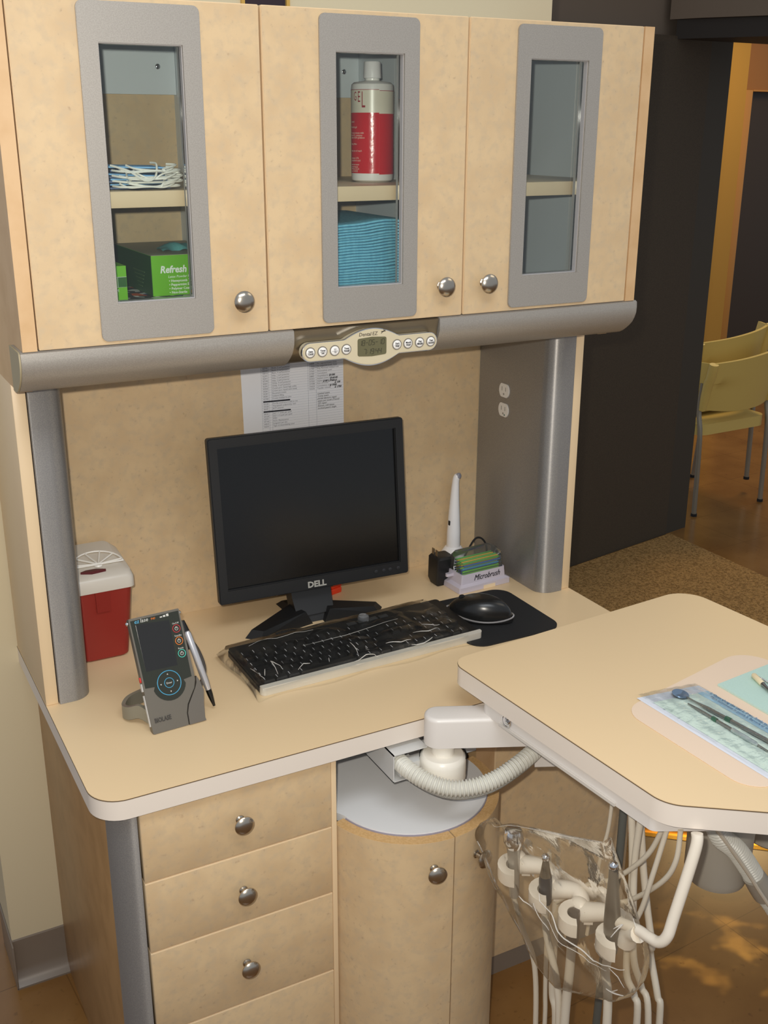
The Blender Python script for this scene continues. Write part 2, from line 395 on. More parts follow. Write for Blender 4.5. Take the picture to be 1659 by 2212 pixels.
for i in range(3):
    c = (i+.5)*W
    x0, x1 = i*W+.0014, (i+1)*W-.0014
    hole = [(c-WA, WBm), (c-WA, WT), (c+WA, WT), (c+WA, WBm)]
    # door leaf: beige face, cream rounded edges
    dmb = MB().prism(rrect(x0+.0012, x1-.0012, ZB+.0012, ZT-.0012, .0012, 2), .0004, .0012, ax='y', holes=[hole])
    door = part('door', dmb, LAM, up)
    e = MB().prism(rrect(x0+.0006, x1-.0006, ZB+.0006, ZT-.0006, .0015, 3), .0010, .003, ax='y', holes=[hole])
    e.prism(rrect(x0, x1, ZB, ZT, .002, 3), .0026, .0190, ax='y', holes=[hole])
    part('edge_banding', e, EDGE, door)
    fr = MB().prism(rrect(c-FA+.0008, c+FA-.0008, FB+.0008, FT-.0008, .0085), -.0030, -.0022, ax='y', holes=[[(c-WA, WBm), (c-WA, WT), (c+WA, WT), (c+WA, WBm)]])
    fr.prism(rrect(c-FA, c+FA, FB, FT, .009), -.0023, .0006, ax='y', holes=[hole])
    frm = part('frame', fr, SILV, door, label='silver frame with rounded corners')
    part('reveal', MB().prism([(c-WA-.0004, WBm-.0004), (c+WA+.0004, WBm-.0004), (c+WA+.0004, WT+.0004), (c-WA-.0004, WT+.0004)], .0008, .0195, ax='y',
         holes=[[(c-WA+.0012, WBm+.0012), (c-WA+.0012, WT-.0012), (c+WA-.0012, WT-.0012), (c+WA-.0012, WBm+.0012)]]), mat('grey_reveal', (176, 174, 174), .55), door)
    part('pane', MB().box(c-WA+.0013, c+WA-.0013, .009, .0128, WBm+.0013, WT-.0013), PANE, door, label='clear glass pane')
    knob(door, (knob_at[i][0], .0003, knob_at[i][1]), (0, -1, 0))
# valance
prof = [(.066, .5868), (.0025, .5868), (-.0012, .5848), (-.0020, .5760), (-.0015, .5660), (.0016, .5580), (.0068, .5495), (.0135, .5428), (.0215, .5365), (.0300, .5308), (.0380, .5270), (.0460, .5250), (.055, .5242), (.066, .5242)]
vx0, vx1, ca, cb = -.0235, 1.0075, .3655, .6140
part('valance', MB().prism(prof, vx0, ca, ax='x'), SILV, up, label='curved silver light rail left of the clock')
part('valance', MB().prism(prof, cb, vx1, ax='x'), SILV, up, label='curved silver light rail right of the clock')
part('end_cap', MB().prism([(p[0]+(.001 if p[0] < .06 else 0), p[1]) for p in prof], vx0-.0025, vx0-.0002, ax='x'), mat('olive_grey_cap', (170, 158, 128), .45), up)
part('end_cap', MB().prism(prof, vx1+.0002, vx1+.002, ax='x'), SILV, up)

# ---------------------------------------------------------------- timer clock set into the valance
ck = thing('timer_clock', 'cream timer clock with grey display and eight round buttons, set in the silver rail', 'clock', (.49, .02, .526))
hp = [(.064, .5864), (.004, .5864), (.0005, .5840), (.0035, .5720), (.0060, .5600), (.0110, .5500), (.0180, .5430), (.030, .5335), (.040, .5290), (.064, .5262)]
part('housing', MB().prism(hp, ca+.0012, cb-.0012, ax='x'), mat('bronze_silver', (150, 138, 118), .36, metal=.85), ck)
def plate_outline(g=0):
    """pill with an eye-shaped middle"""
    top = []; z0 = .5525; r = .0133-g; xl, xr_ = .3747+g+r, .6040-g-r
    def half(x):
        u = (x-.490)/.056
        eye = (.0272-g)*max(0, math.cos(u*PI/2*.82)) if abs(u) < 1.15 else 0
        return max(r, eye)
    xs = [xl+(xr_-xl)*k/60 for k in range(61)]
    up_ = [(x, z0+half(x)) for x in xs]; lo = [(x, z0-half(x)) for x in xs]
    capr = [(xr_+r*math.cos(R(a)), z0+r*math.sin(R(a))) for a in range(72, -90, -18)]
    capl = [(xl+r*math.cos(R(a)), z0+r*math.sin(R(a))) for a in range(252, 90, -18)]
    return up_+capr+lo[::-1]+capl
po = plate_outline()
plate = part('faceplate', MB().prism(po, -.0095, .004, ax='y').prism(plate_outline(.0012), -.0107, -.0094, ax='y'), mat('cream_faceplate', (208, 196, 166), .32), ck)
part('chrome_rim', MB().prism([(.490+(x-.490)*1.008, .5525+(z-.5525)*1.05) for x, z in po], -.0088, -.0050, ax='y'), CHROME, ck)
lcd = MB().prism(round_poly([(.4648, .5402), (.489, .5385), (.5138, .5402), (.5138, .5665), (.489, .5682), (.4648, .5665)], .003), -.0114, -.0105, ax='y')
scr_ = part('display', lcd, mat('lcd_grey_green', (104, 100, 72), .3), ck)
SEG = {'0': 'abcdef', '1': 'bc', '2': 'abged', '3': 'abgcd', '4': 'fgbc', '5': 'afgcd', '6': 'afgedc', '7': 'abc', '8': 'abcdefg', '9': 'abcdfg', '-': 'g'}
def sevenseg(mb, s, x, z, w, h, y=-.0118, sl=.12):
    th = w*.16
    for chh in s:
        if chh == ' ': x += w*.6; continue
        if chh == ':':
            for zz in (.3, .65): mb.box(x+w*.1+sl*zz*h, x+w*.1+th+sl*zz*h, y, y+.0004, z+h*zz, z+h*zz+th)
            x += w*.5; continue
        for sg in SEG[chh]:
            x0, z0, x1, z1 = {'a': (0, 1, 1, 1), 'b': (1, .5, 1, 1), 'c': (1, 0, 1, .5), 'd': (0, 0, 1, 0), 'e': (0, 0, 0, .5), 'f': (0, .5, 0, 1), 'g': (0, .5, 1, .5)}[sg]
            g = .06
            if x0 != x1: mb.box(x+w*g+sl*z0*h, x+w*(1-g)+sl*z0*h, y, y+.0004, z+h*z0-th/2, z+h*z0+th/2)
            else:
                zm0, zm1 = z+h*z0+th*.4, z+h*z1-th*.4
                mb.prism([(x+w*x0-th/2+sl*(zm0-z), zm0), (x+w*x0+th/2+sl*(zm0-z), zm0), (x+w*x0+th/2+sl*(zm1-z), zm1), (x+w*x0-th/2+sl*(zm1-z), zm1)], y, y+.0004, ax='y')
        x += w*1.42
dg = MB(); sevenseg(dg, '18-05-10', .4668, .5560, .0039, .0078); sevenseg(dg, '7:19:44', .4745, .5423, .0039, .0078)
part('digits', dg, mat('lcd_digits', (58, 56, 42), .5), scr_)
part('lettering', text_mb('Dental', .0078, (.4668, -.0109, .5702), X, Z, shear=.15, bold=.00005), mat('grey_letter', (96, 88, 76), .5), plate)
tm = text_mb('EZ', .0078, (.4895, -.0109, .5702), X, Z, shear=.15)
for k, sg in ((0, 1), (1, -1)):      # small two-stroke leaf mark
    pts = []
    for j in range(9):
        t_ = j/8; pts.append((.5050+.0075*t_, .5715+.0028*k+.0022*math.sin(t_*PI)*sg*.6+.003*t_))
    tm.prism(pts+[(p[0], p[1]+.0013) for p in pts[::-1]], -.0111, -.0107, ax='y')
part('logo', tm, MATS['grey_letter'], plate)
bt = [(.3865, 'Date\nClock'), (.4063, 'Timer\nSet'), (.4265, '11\n12'), (.4458, 'Timer\nRecall'), (.5322, 'Start\nStop'), (.5517, 'Month\nHour'), (.5722, 'Day\nMinute'), (.5922, 'Year\nSecond')]
BTN = mat('white_button', (238, 236, 232), .35); RING = mat('grey_button_ring', (128, 122, 112), .35)
for k, (bx, s) in enumerate(bt):
    bz = .5527
    b = part('button', MB().lathe([(.0066, 0), (.0066, .0012), (.0058, .0017), (0, .0018)], (bx, -.0107, bz), (0, -1, 0), 24), BTN, ck)
    part('button_ring', MB().prism(circ(bx, bz, .0082), -.0114, -.0105, ax='y', holes=[circ(bx, bz, .0067)[::-1]]), RING, b)
    l = text_mb(s, .0040, (bx, -.0127, bz+.0006), X, Z, align='CENTER', line=.95, bold=.00006, sx=.9)
    l.box(bx-.0050, bx+.0050, -.0127, -.0125, bz-.0009, bz-.0006)
    part('lettering', l, INKB, b)

# ================================================================ side supports and back panel
def support(name, label, mir):
    t = thing(name, label, 'cabinet side', ((-.01 if not mir else .995), .25, 0))
    f = (lambda x: x) if not mir else (lambda x: 2*.492-x)
    xs = sorted((f(-SP), f(-.0006)))
    part('side_panel', MB().box(xs[0], xs[1], .1283, YB, 0.0002, .5190, bev=.0012), EDGE, t, label='cream panel edge')
    w0, w1 = .0004, .0530
    pl = [(f(x), y) for x, y in round_poly([(w0, .1240), (w1, .1240), (w1, YB-.001), (w0, YB-.001)], [.002, .030, 0, 0], 10)]
    part('silver_cover', MB().prism(pl, .0002, .5188), POSTM, t, label='silver metal cover with a rounded front edge')
    return t
support('cabinet_support', 'left upright cream panel with narrow rounded silver cover, beside the red bin', False)
support('cabinet_support', 'right upright cream panel with wide rounded silver cover holding two white outlets', True)
solo('back_panel', MB().box(.0534, .9306, YB, .3722, .0002, .5790), LAM, (.49, .369, 0), 'mottled beige laminate panel behind the monitor under the wall cabinet', 'panel')
for zc, lb in ((.3803, 'upper white outlet on the silver side panel'), (.3413, 'lower white outlet on the silver side panel, green dot at its foot')):
    t = thing('power_outlet', lb, 'outlet', (.931, .274, zc), 'power outlets on the silver panel')
    yc = .2742; pts = []
    for a in range(0, 360, 10):
        cy = .0168*math.cos(R(a)); cz = .0168*math.sin(R(a)); pts.append((yc+cy, zc+max(-.0135, min(.0135, cz))))
    part('face', MB().prism(pts, .9290, .9312, ax='x'), WHITEP, t)
    sl = MB()
    for dy in (-.0062, .0062): sl.box(.9287, .9291, yc+dy-.0009, yc+dy+.0009, zc-.001, zc+.0070)
    sl.prism(circ(yc, zc-.0072, .0022, 12), .9287, .9291, ax='x')
    part('slots', sl, mat('slot_grey', (150, 146, 140), .5), t)
    if zc < .36: part('dot', MB().prism(circ(yc-.005, zc-.0095, .0016, 12), .9285, .9290, ax='x'), mat('green_dot', (20, 90, 80), .5), t)

# ================================================================ worktop
YF = -.1807; TH = .0325
wp = [(-SP, YF), (XR, YF), (XR, .3725), (-SP, .3725)]
wt = thing('worktop', 'cream laminate desk worktop with pale edge and a rounded front corner', 'worktop', (.49, .09, -TH))
rr = [.046, .03, 0, 0]
part('top_surface', MB().prism(round_poly(wp, rr, 10), -.0010, 0), TOPL, wt)
wi = [(-SP-.0004, YF-.0004), (XR+.0004, YF-.0004), (XR+.0004, .3725), (-SP-.0004, .3725)]
part('glue_line', MB().prism(round_poly(wi, rr, 10), -.0022, -.0010), GLUE, wt)
part('edge_band', MB().prism(round_poly(wp, rr, 10), -TH, -.0022), BAND, wt, label='pale edge band')

# ================================================================ drawer cabinet
dc = thing('drawer_cabinet', 'beige drawer cabinet under the left half of the worktop, four drawers', 'cabinet', (.17, .09, F))
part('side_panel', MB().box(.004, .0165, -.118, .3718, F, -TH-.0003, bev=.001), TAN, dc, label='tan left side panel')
part('carcass', MB().box(.0170, .3368, -.148, .366, F+.02, -TH-.0006), mat('brown_board', (120, 96, 70), .6), dc)  # plain brown board inside the case
part('end_panel', MB().box(.3382, .3470, -.1655, .366, F, -TH-.0006, bev=.0008), EDGE, dc, label='cream end panel')
cp = [(.0042, -.118)]+[(.0380-.0338*math.cos(R(a)), -.118-.048*math.sin(R(a))) for a in range(0, 91, 9)]+[(.0380, -.118)]
part('corner_post', MB().prism(cp, F+.002, -TH-.0004), POSTM, dc, label='rounded silver corner post')
zs = [(-.0345, -.1547), (-.1567, -.2776), (-.2796, -.4299), (-.4319, -.690)]
kz = [-.0938, -.2188, -.3548, -.52]
for (z1, z0), k in zip(zs, kz):
    face = MB().box(.0418, .3362, -.1690, -.1672, z0+.0012, z1-.0012, bev=.0006)
    dw = part('drawer', face, LAM, dc)
    part('edge_banding', MB().box(.0412, .3367, -.1684, -.150, z0, z1, bev=.0012), EDGE, dw)
    knob(dw, (.1882, -.1690, k), (0, -1, 0))

# ================================================================ round cabinet and recess
rc = thing('corner_cabinet', 'round fronted beige cabinet with white top recess under the middle of the worktop', 'cabinet', (.495, -.05, F))
cx, cy, RO = .4953, -.1238, .1513
def arc_wall(a0, a1, r0, r1, z0, z1, n=30):
    A = [R(a0+(a1-a0)*k/n) for k in range(n+1)]
    return [(cx+r1*math.cos(a), cy+r1*math.sin(a)) for a in A]+[(cx+r0*math.cos(a), cy+r0*math.sin(a)) for a in A[::-1]]
disc = [(.3478, .34), (.3478, -.1185)]+[(cx+.1318*math.cos(R(a)), cy+.1318*math.sin(R(a))) for a in range(192, 385, 6)]+[(.634, -.065), (.634, .34)]
part('top', MB().prism(disc, -.1700, -.1560), WHITEL, rc, label='white laminate top')
part('carcass', MB().prism([(cx+(p[0]-cx)*.985, p[1]) for p in disc], F+.01, -.1705), mat('brown_board', (120, 96, 70), .6), rc)
part('gasket', MB().prism(arc_wall(194, 385, .1300, .1330, 0, 0), -.175, -.1580), mat('grey_lilac_edge', (150, 146, 160), .5), rc)
inner = MB().box(.3474, .6340, .3300, .3420, -.156, -TH-.0006).box(.6330, .6540, -.086, .342, -.156, -TH-.0006)
inner.box(.3471, .3485, -.160, .342, -.156, -TH-.0006)
part('recess_lining', inner, MELA, rc, label='white lining of the recess')
DTOP = mat('raw_board_edge', (212, 174, 122), .55, noise=[((202, 162, 108), 300, 2, .4, .6)])
for (a0, a1, ka, kzz) in ((192, 269.6, 257, -.208), (270.4, 372, 287, -.2105)):
    dmb = MB().prism(arc_wall(a0, a1, RO-.0185, RO, 0, 0), F+.012, -.1612)
    dd = part('door', dmb, LAM, rc)
    part('top_edge', MB().prism(arc_wall(a0, a1, RO-.0185, RO-.0003, 0, 0), -.1612, -.1606), DTOP, dd, label='tan raw top edge')
    ax = Vector((math.cos(R(ka)), math.sin(R(ka)), 0)); knob(dd, Vector((cx, cy, kzz))+ax*RO, ax)
# knee panel to the right
kn = thing('end_cabinet', 'plain beige cabinet panel under the right end of the worktop, grey plinth below', 'cabinet', (.86, 0, F))
part('front_panel', MB().box(.7230, 1.0580, -.0460, -.0270, F+.045, -.12, bev=.001), LAM, kn)
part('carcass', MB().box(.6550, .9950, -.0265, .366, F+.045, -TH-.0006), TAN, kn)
part('upper_rail', MB().box(.7230, 1.0035, -.0460, -.0270, -.1195, -TH-.0006, bev=.001), LAM, kn)
part('filler_strip', MB().prism([(.6545, -.086), (.6900, -.066), (.7226, -.046), (.7226, -.0268), (.6545, -.0268)], F+.045, -TH-.0006), SPM, kn)
part('edge_strip', MB().box(.7188, .7240, -.0475, -.0450, F+.045, -TH-.0006), EDGE, kn)
part('plinth', MB().box(.6372, 1.0560, -.0440, .30, F, F+.0445), BASEM, kn, label='grey plinth')

# ================================================================ paper list
pp = thing('paper_list', 'white printed price list taped to the beige panel above the monitor', 'paper', (.52, .365, .2))
pp0 = MB()
def psurf(u, v):
    x = .4165+.2068*u; z = .185+.279*(1-v)
    return Vector((x+.002*math.sin(v*3)*(1-u), .3658-.0006*math.sin(u*PI)-.002*(1-u)**6*(v**.5), z))
pp0.grid(psurf, 14, 14)
sheet = part('sheet', pp0, PAPER, pp)
yy = .3648
ln = MB()
for k in range(36):
    z = .4580-.00475*k; ln.box(.4560, .6222, yy, yy+.0002, z, z+.00025)
for xv in (.4560, .4705, .4760, .5495, .5660): ln.box(xv, xv+.0003, yy, yy+.0002, .2870, .4580)
part('rules', ln, mat('rule_grey', (156, 160, 174), .7), sheet)
L1 = ['Resin, 1 surf posterior', 'Resin, 2 surf posterior', 'Resin, 3 surf posterior', 'Resin, 4 surf posterior', 'Inlay, 1 surf posterior', 'Inlay, 2 surf posterior', 'Inlay, 3 surf posterior', 'Onlay, 3 surf posterior', 'Onlay, 4 surf posterior',
      'Crown porc. fused high noble', 'Crown porc. fused semi metal', 'Recement crown', 'Sedative filling', 'Crown buildup inc pins', '', 'Pre-fab post/core in add to crn', 'Therapeutic pulpotomy, excl', 'RCT anterior', '', 'DLF 1+ teeth per quad', 'DLF 1-3 teeth per quad', 'FMD', 'Perio. Maintenance', 'Irrigation per site', 'Type of desensitizing used']
L2 = ['For registered part. bone', 'For impacted tooth. bone', 'Surg. Removal residual root', 'Alveoloplasty quad', 'Consultation', 'Hospitalization Exam', 'Implant crown cem.', 'Implant Crown screw', 'Rem of crown', 'Consultation second', 'Transfer removal']
t1 = MB(); t2 = MB(); t3 = MB()
for k, s in enumerate(L1):
    z = .4584-.00475*k-.0042
    if s:
        m_ = text_mb(s, .0040, (.4772, yy-.0001, z+.0006), X, Z, ext=.00005); t1.add(m_.v, m_.f)
        m_ = text_mb('%05d' % random.choice((2391, 2740, 2950, 3220, 4341, 4910, 7140)), .0040, (.4590, yy-.0001, z+.0006), X, Z, ext=.00005); t1.add(m_.v, m_.f)
    else:
        t2.box(.4585, .512+random.uniform(0, .004), yy-.0004, yy-.0001, z, z+.0026, M=Matrix.Translation((.485, 0, z)) @ Matrix.Rotation(R(1.2), 4, 'Y') @ Matrix.Translation((-.485, 0, -z)))
for k, s in enumerate(L2):
    z = .4584-.00475*(k+1)-.0042
    m_ = text_mb(s, .0040, (.5680, yy-.0001, z+.0006), X, Z, ext=.00005); t1.add(m_.v, m_.f)
    m_ = text_mb('D%04d' % random.randint(5000, 9000), .0040, (.5520, yy-.0001, z+.0006), X, Z, ext=.00005); t1.add(m_.v, m_.f)
part('print', t1, INK, sheet)
part('strike_marks', t2, INKB, sheet)
for (x, k, s) in ((.5930, 5, '$ 100'), (.5950, 6.2, '$ 60.00'), (.5800, 7.2, '$ 85 L.Premol'), (.6040, 8.1, '$ 100'), (.5940, 9.1, '$ 1900'), (.6040, 10, '$ 1700')):
    m_ = text_mb(s, .0050, (x, yy-.0003, .4540-.00475*(k+1)), X, Z, ext=.00005, shear=.3, bold=.00016); t3.add(m_.v, m_.f)
for k, s in enumerate(('Limited exam', 'Comp exam', 'partial denture repair', 'exam per tooth (Travel)', 'CD repair', 'Extract, soft tissue', 'occlusal guard, single')):
    m_ = text_mb(s, .0046, (.5682, yy-.0002, .4540-.00475*(13+k)), X, Z, ext=.00005, shear=.3); t3.add(m_.v, m_.f)
part('handwriting', t3, INKB, sheet)

# ================================================================ things inside the wall cabinet
# red and white bottle
bo = thing('gel_bottle', 'white plastic bottle with red and white label behind the middle glass door', 'bottle', (.5735, .15, .7851))
o_ = (.5735, .15, .7851)
part('body', MB().lathe([(.028, 0), (.0325, .003), (.0333, .008), (.0333, .140), (.0325, .1450), (.029, .1480), (.014, .1500), (.0115, .1510), (.0115, .1540)], o_, Z, 40), mat('bottle_white', (232, 230, 226), .25), bo)
def band(r, a0, a1, z0, z1, n=24):
    return MB().grid(lambda u, v: Vector((o_[0]+r*math.sin(R(a0+(a1-a0)*u)), o_[1]-r*math.cos(R(a0+(a1-a0)*u)), o_[2]+z0+(z1-z0)*v)), n, 1)
RED = mat('label_red', (205, 28, 34), .22, bump=(90, .25, .002)); OFFW = mat('label_offwhite', (226, 220, 200), .3)
lb = part('label', band(.0336, -140, -9, .0135, .1035), RED, bo, label='red label panel')
mb = band(.0337, -9, 100, .0120, .1020); part('label', mb, RED, bo, label='red label panel, overlapping strip')
mb = band(.0336, -140, -9, .1035, .1370); m2 = band(.0337, -9, 100, .1020, .1355); mb.add(m2.v, m2.f); ow = part('label_top', mb, OFFW, bo, label='off-white label band')
mb = band(.0338, -140, -9.5, .1365, .1373); m2 = band(.0339, -8, 100, .1350, .1358); mb.add(m2.v, m2.f)
def curved_text(s, size, ang0, z, r, sx=1, ext=.00004, bold=0):
    m_ = text_mb(s, size, (0, 0, 0), X, Y, ext=ext, bold=bold, sx=sx); out = MB()
    vs = []
    for v in m_.v:
        a = R(ang0)+v.x/r; rr_ = r+v.z*.2; vs.append(Vector((o_[0]+rr_*math.sin(a), o_[1]-rr_*math.cos(a), o_[2]+z+v.y)))
    return out.add(vs, m_.f)
m2 = curved_text('G', .0190, -85, .1210, .0339, sx=.50); mb.add(m2.v, m2.f)
m2 = curved_text('E', .0225, -70, .1190, .0339, sx=.50); mb.add(m2.v, m2.f)
m2 = curved_text('L', .0340, -58, .1110, .0339, sx=.42); mb.add(m2.v, m2.f)
part('lettering', mb, mat('label_darkred', (160, 30, 40), .4), ow)
mb = MB()
for (z, s) in ((.0890, 'coated'), (.0810, 'fluoride gel'), (.0725, 'for one minute with'), (.0690, 'by a U.S. company'), (.0655, 'under ADA guidance'), (.0560, 'Berry-Mint'), (.0460, 'keep out of reach'), (.0350, 'contains 2.7%'), (.0315, 'phosphoric acid'), (.0255, 'store at room'), (.0222, 'temperature'), (.0190, 'Made in U.S.A'), (.0155, 'Lot 10-5532')):
    m2 = curved_text(s, .0040, -100, z, .0340, sx=.9); mb.add(m2.v, m2.f)
part('lettering', mb, OFFW, lb)
cap = MB().lathe([(.0128, .1535), (.0142, .1545), (.0138, .1600), (.0132, .1765), (.0125, .1780), (.0, .1782)], o_, Z, 30)
part('cap', cap, mat('cap_white', (236, 234, 234), .3), bo)
# folded blue bibs
BLUE = mat('blue_paper', (126, 198, 220), .75, bump=(700, .4, .001), noise=[((110, 184, 210), 220, 2, .4, .6)])
nb = 32; zz = .5962
for k in range(nb):
    thk = .0041
    dx = random.uniform(-.003, .003); dy = random.uniform(-.002, .002)+(.004*math.sin(k*.35)); tilt = .012*(k/nb)
    def fold(u, v, k=k, z=zz, dx=dx, dy=dy, tilt=tilt, thk=thk):
        x0, x1 = .4480+dx, .5780+dx
        a = u*2*PI; yv = .055+dy; 
        # rounded front fold, straight body: cross-section stadium in (y, z)
        if u < .5:
            a = PI*(u/.5); yy_, z_ = yv-.003*math.sin(a), thk*.5*(1-math.cos(a))*.94
        else:
            s_ = (u-.5)/.5; yy_ = yv+.24*min(1, s_*2) if s_ < .5 else yv+.24*(2-2*s_); z_ = thk*.94 if s_ < .5 else 0
        x = x0+(x1-x0)*v
        return Vector((x+.012*(yy_-.055), yy_, z+z_+tilt*v*(1-.4*v)+.0010*math.sin(v*5+k*.12)+.0006*math.sin(v*11+k*.2)))
    mb = MB().grid(fold, 24, 12)
    lb_ = 'topmost folded blue bib of the pile behind the middle glass door' if k == nb-1 else ('bottom folded blue bib of the pile behind the middle glass door' if k == 0 else 'folded blue bib inside the pile behind the middle glass door')
    solo('folded_bib', mb, BLUE, (.513, .17, zz), lb_, 'bib', 'blue bibs piled in the middle cupboard')
    zz += thk
# green glove boxes on a patterned flat carton
t = thing('flat_carton', 'low patterned carton lying under the green boxes behind the left glass door', 'box', (.17, .18, .5961))
PT = mat('carton_pattern', (70, 66, 58), .5, noise=[((226, 224, 216), 60, 0, .56, .57), ((214, 96, 34), 40, 0, .66, .67), ((60, 86, 160), 52, 0, .70, .71)])
part('body', MB().box(.036, .300, .026, .320, .5962, .6330, bev=.001), mat('carton_grey', (90, 84, 74), .5), t)
part('lid', MB().box(.0365, .2995, .0265, .3195, .6330, .6336), PT, t, label='lid with black, white and orange print')
GRN = mat('green_carton', (110, 186, 24), .4); GRND = mat('dark_green_carton', (44, 96, 34), .4)
WHT = mat('white_print', (240, 244, 236), .5)
t = thing('glove_box', 'green glove box lettered Refresh, a teal glove poking out, behind the left glass door', 'box', (.22, .16, .6338))
part('body', MB().box(.1885, .3050, .100, .300, .6338, .6912), GRN, t)
part('side_print', MB().box(.1880, .1884, .1008, .2995, .6342, .6908), GRND, t, label='dark green side')
part('top_face', MB().box(.1885, .3050, .100, .300, .6913, .6918), mat('grey_green_top', (168, 170, 140), .45), t, label='grey top with an opening')
m_ = text_mb('Refresh', .0140, (.2005, .0997, .6665), X, Z, shear=.18, bold=.0004, sx=.92)
for k, s in enumerate(('Latex Powder Free Medical', '')):
    if s: q = text_mb(s, .0050, (.2120, .0997, .6590), X, Z, shear=.2); m_.add(q.v, q.f)
for k, s in enumerate(('• Honeycomb Texture', '• Peppermint Scented', '• Polymer Coated', '• Non-Sterile')):
    q = text_mb(s, .0050, (.2130, .0997, .6530-.0056*k), X, Z, bold=.0001); m_.add(q.v, q.f)
part('lettering', m_, WHT, t)
m_ = MB()
for k in range(5): m_.box(.1876, .1881, .135+.004*k, .195-.006*k, .6640-.0055*k, .6652-.0055*k)
part('lettering', m_, mat('faint_print', (96, 130, 70), .5), t)
gm = MB().grid(lambda u, v: Vector((.222+.06*u, .150+.05*v, .6922+.009*math.sin(u*PI)*math.sin(v*PI)**.7+.002*math.sin(u*14+v*5))), 12, 8)
solo('glove', gm, mat('teal_glove', (110, 190, 190), .5), (.245, .17, .6922), 'teal glove tip poking from the top of the Refresh box', 'glove')
t = thing('glove_box', 'green box marked with a white M, cut by the left edge of the glass', 'box', (.1, .13, .6338), 'green glove boxes in the left cupboard')
part('body', MB().box(.050, .1470, .085, .200, .6338, .6815), GRN, t)
part('panel', MB().box(.1345, .1466, .0844, .0849, .6520, .6660), GRND, t, label='dark green patch')
m_ = text_mb('M', .0170, (.1180, .0846, .6545), X, Z, bold=.0003); 
m_.box(.05, .1466, .0845, .0848, .6518, .6523).box(.05, .1466, .0845, .0848, .6660, .6664).box(.1338, .1343, .0845, .0848, .6520, .6662)
q = text_mb('CLM', .0055, (.1240, .0846, .6455), X, Z); m_.add(q.v, q.f)
part('lettering', m_, WHT, t)
# face masks with white elastic loops
mk = mat('mask_blue', (130, 180, 222), .7); mkd = mat('mask_slate', (92, 108, 140), .7); EL = mat('elastic_white', (236, 234, 224), .6)
zz = .7852
for k in range(8):
    f = lambda u, v, k=k, z=zz: Vector((.128+.085*u+.002*math.sin(k*2.3), .065+.11*v+.003*math.sin(k*1.7), z+.0011+.0010*math.sin(v*18+k)+.004*(k/8)*(1-u)+.002*u*math.sin(k)))
    m_ = MB().grid(f, 8, 12); g = lambda u, v: f(u, v)+Vector((0, 0, .0022)); m_.grid(g, 8, 12)
    for (p, q) in (((0, 0), (1, 0)), ((1, 0), (1, 1)), ((0, 0), (0, 1))):
        n = 12
        for s in range(n):
            a = [(p[0]+(q[0]-p[0])*w_/n, p[1]+(q[1]-p[1])*w_/n) for w_ in (s, s+1)]; m_.quad(f(*a[0]), f(*a[1]), g(*a[1]), g(*a[0]))
    zz += .0034
    ro = thing('face_mask', ('topmost' if k == 7 else 'lowest' if k == 0 else 'middle') + ' pale blue face mask of the stack on the left cupboard shelf', 'mask', (.17, .11, zz), 'face masks on the left cupboard shelf')
    part('pleats', m_, mk if k % 2 else mkd, ro)
    a = random.uniform(-.012, .012); ext = random.uniform(.016, .034); low = random.uniform(0, .004)
    z0 = zz+.002
    pts_ = None
    if k == 7: pts = [(.130, .062, z0+.003), (.150, .045, z0-.004), (.168, .033, z0-.016), (.183, .036, z0-.012), (.190, .050, z0+.004), (.186, .064, z0+.006)]
    elif k % 2: pts = [(.206, .070+a, z0), (.206+ext*.7, .058+a, z0+.001-low), (.206+ext, .075+a, z0-low), (.206+ext*.6, .11+a, z0), (.205, .13, z0)]
    else: pts = [(.132, .064, z0), (.150+a, .050, z0-low*.6), (.180+a, .043, z0-low*.6), (.210+ext*.3, .052, z0-low*.5), (.215+ext*.4, .062, z0), (.206, .066, z0)]
    pts = [(p[0], p[1], max(p[2], .7868)) for p in pts]
    part('ear_loop', MB().tube(pts, .0015, 6, sub=6), EL, ro, label='white elastic loop')
    b2 = [(.140+.010*(k % 3), .058, z0+.003), (.150+.012*(k % 2), .045, z0-low), (.172+.008*(k % 4), .034+.002*(k % 3), z0-.004*(k % 3)), (.196, .040, z0-low), (.214+.004*(k % 3), .052, z0+.003), (.208, .064, z0+.004)]
    b2 = [(p[0], p[1], max(p[2], .7868)) for p in b2]
    part('ear_loop', MB().tube(b2, .0014, 6, sub=6), EL, ro, label='white elastic loop')
# dark item in the right cupboard
solo('notepad', MB().box(.712, .800, .115, .215, .5962, .6240, bev=.003), mat('notepad_black', (26, 26, 28), .25), (.75, .16, .5962), 'flat black case at the bottom of the right cupboard', 'case')

# ================================================================ things on the worktop
# --- sharps bin
sb = thing('sharps_bin', 'red sharps bin with a translucent white lid beside the left silver upright', 'bin', (.108, .295, 0))
REDP = mat('red_plastic', (140, 40, 33), .36)
def loft(rings, caps=True):
    mb = MB(); n = len(rings[0]); vs = [v for r in rings for v in r]; fs = []
    for i in range(len(rings)-1):
        for k in range(n): fs.append([i*n+k, i*n+(k+1) % n, (i+1)*n+(k+1) % n, (i+1)*n+k])
    if caps: fs += [list(range(n))[::-1], [(len(rings)-1)*n+k for k in range(n)]]
    return mb.add(vs, fs)
def rr3(x0, x1, y0, y1, z, r, dz=0): return [Vector((p[0], p[1], z+dz*(p[1]-y0)/(y1-y0))) for p in rrect(x0, x1, y0, y1, r)]
body = loft([rr3(.0700, .1440, .2480, .345, .0005, .012), rr3(.0655, .1480, .2440, .350, .004, .014), rr3(.0620, .1600, .2380, .352, .132, .012)])
bd = part('body', body, REDP, sb)
tabm = MB().prism([(.0950, .1310), (.1200, .1310), (.1195, .0930), (.0960, .0930)], .2360, .2400, ax='y')
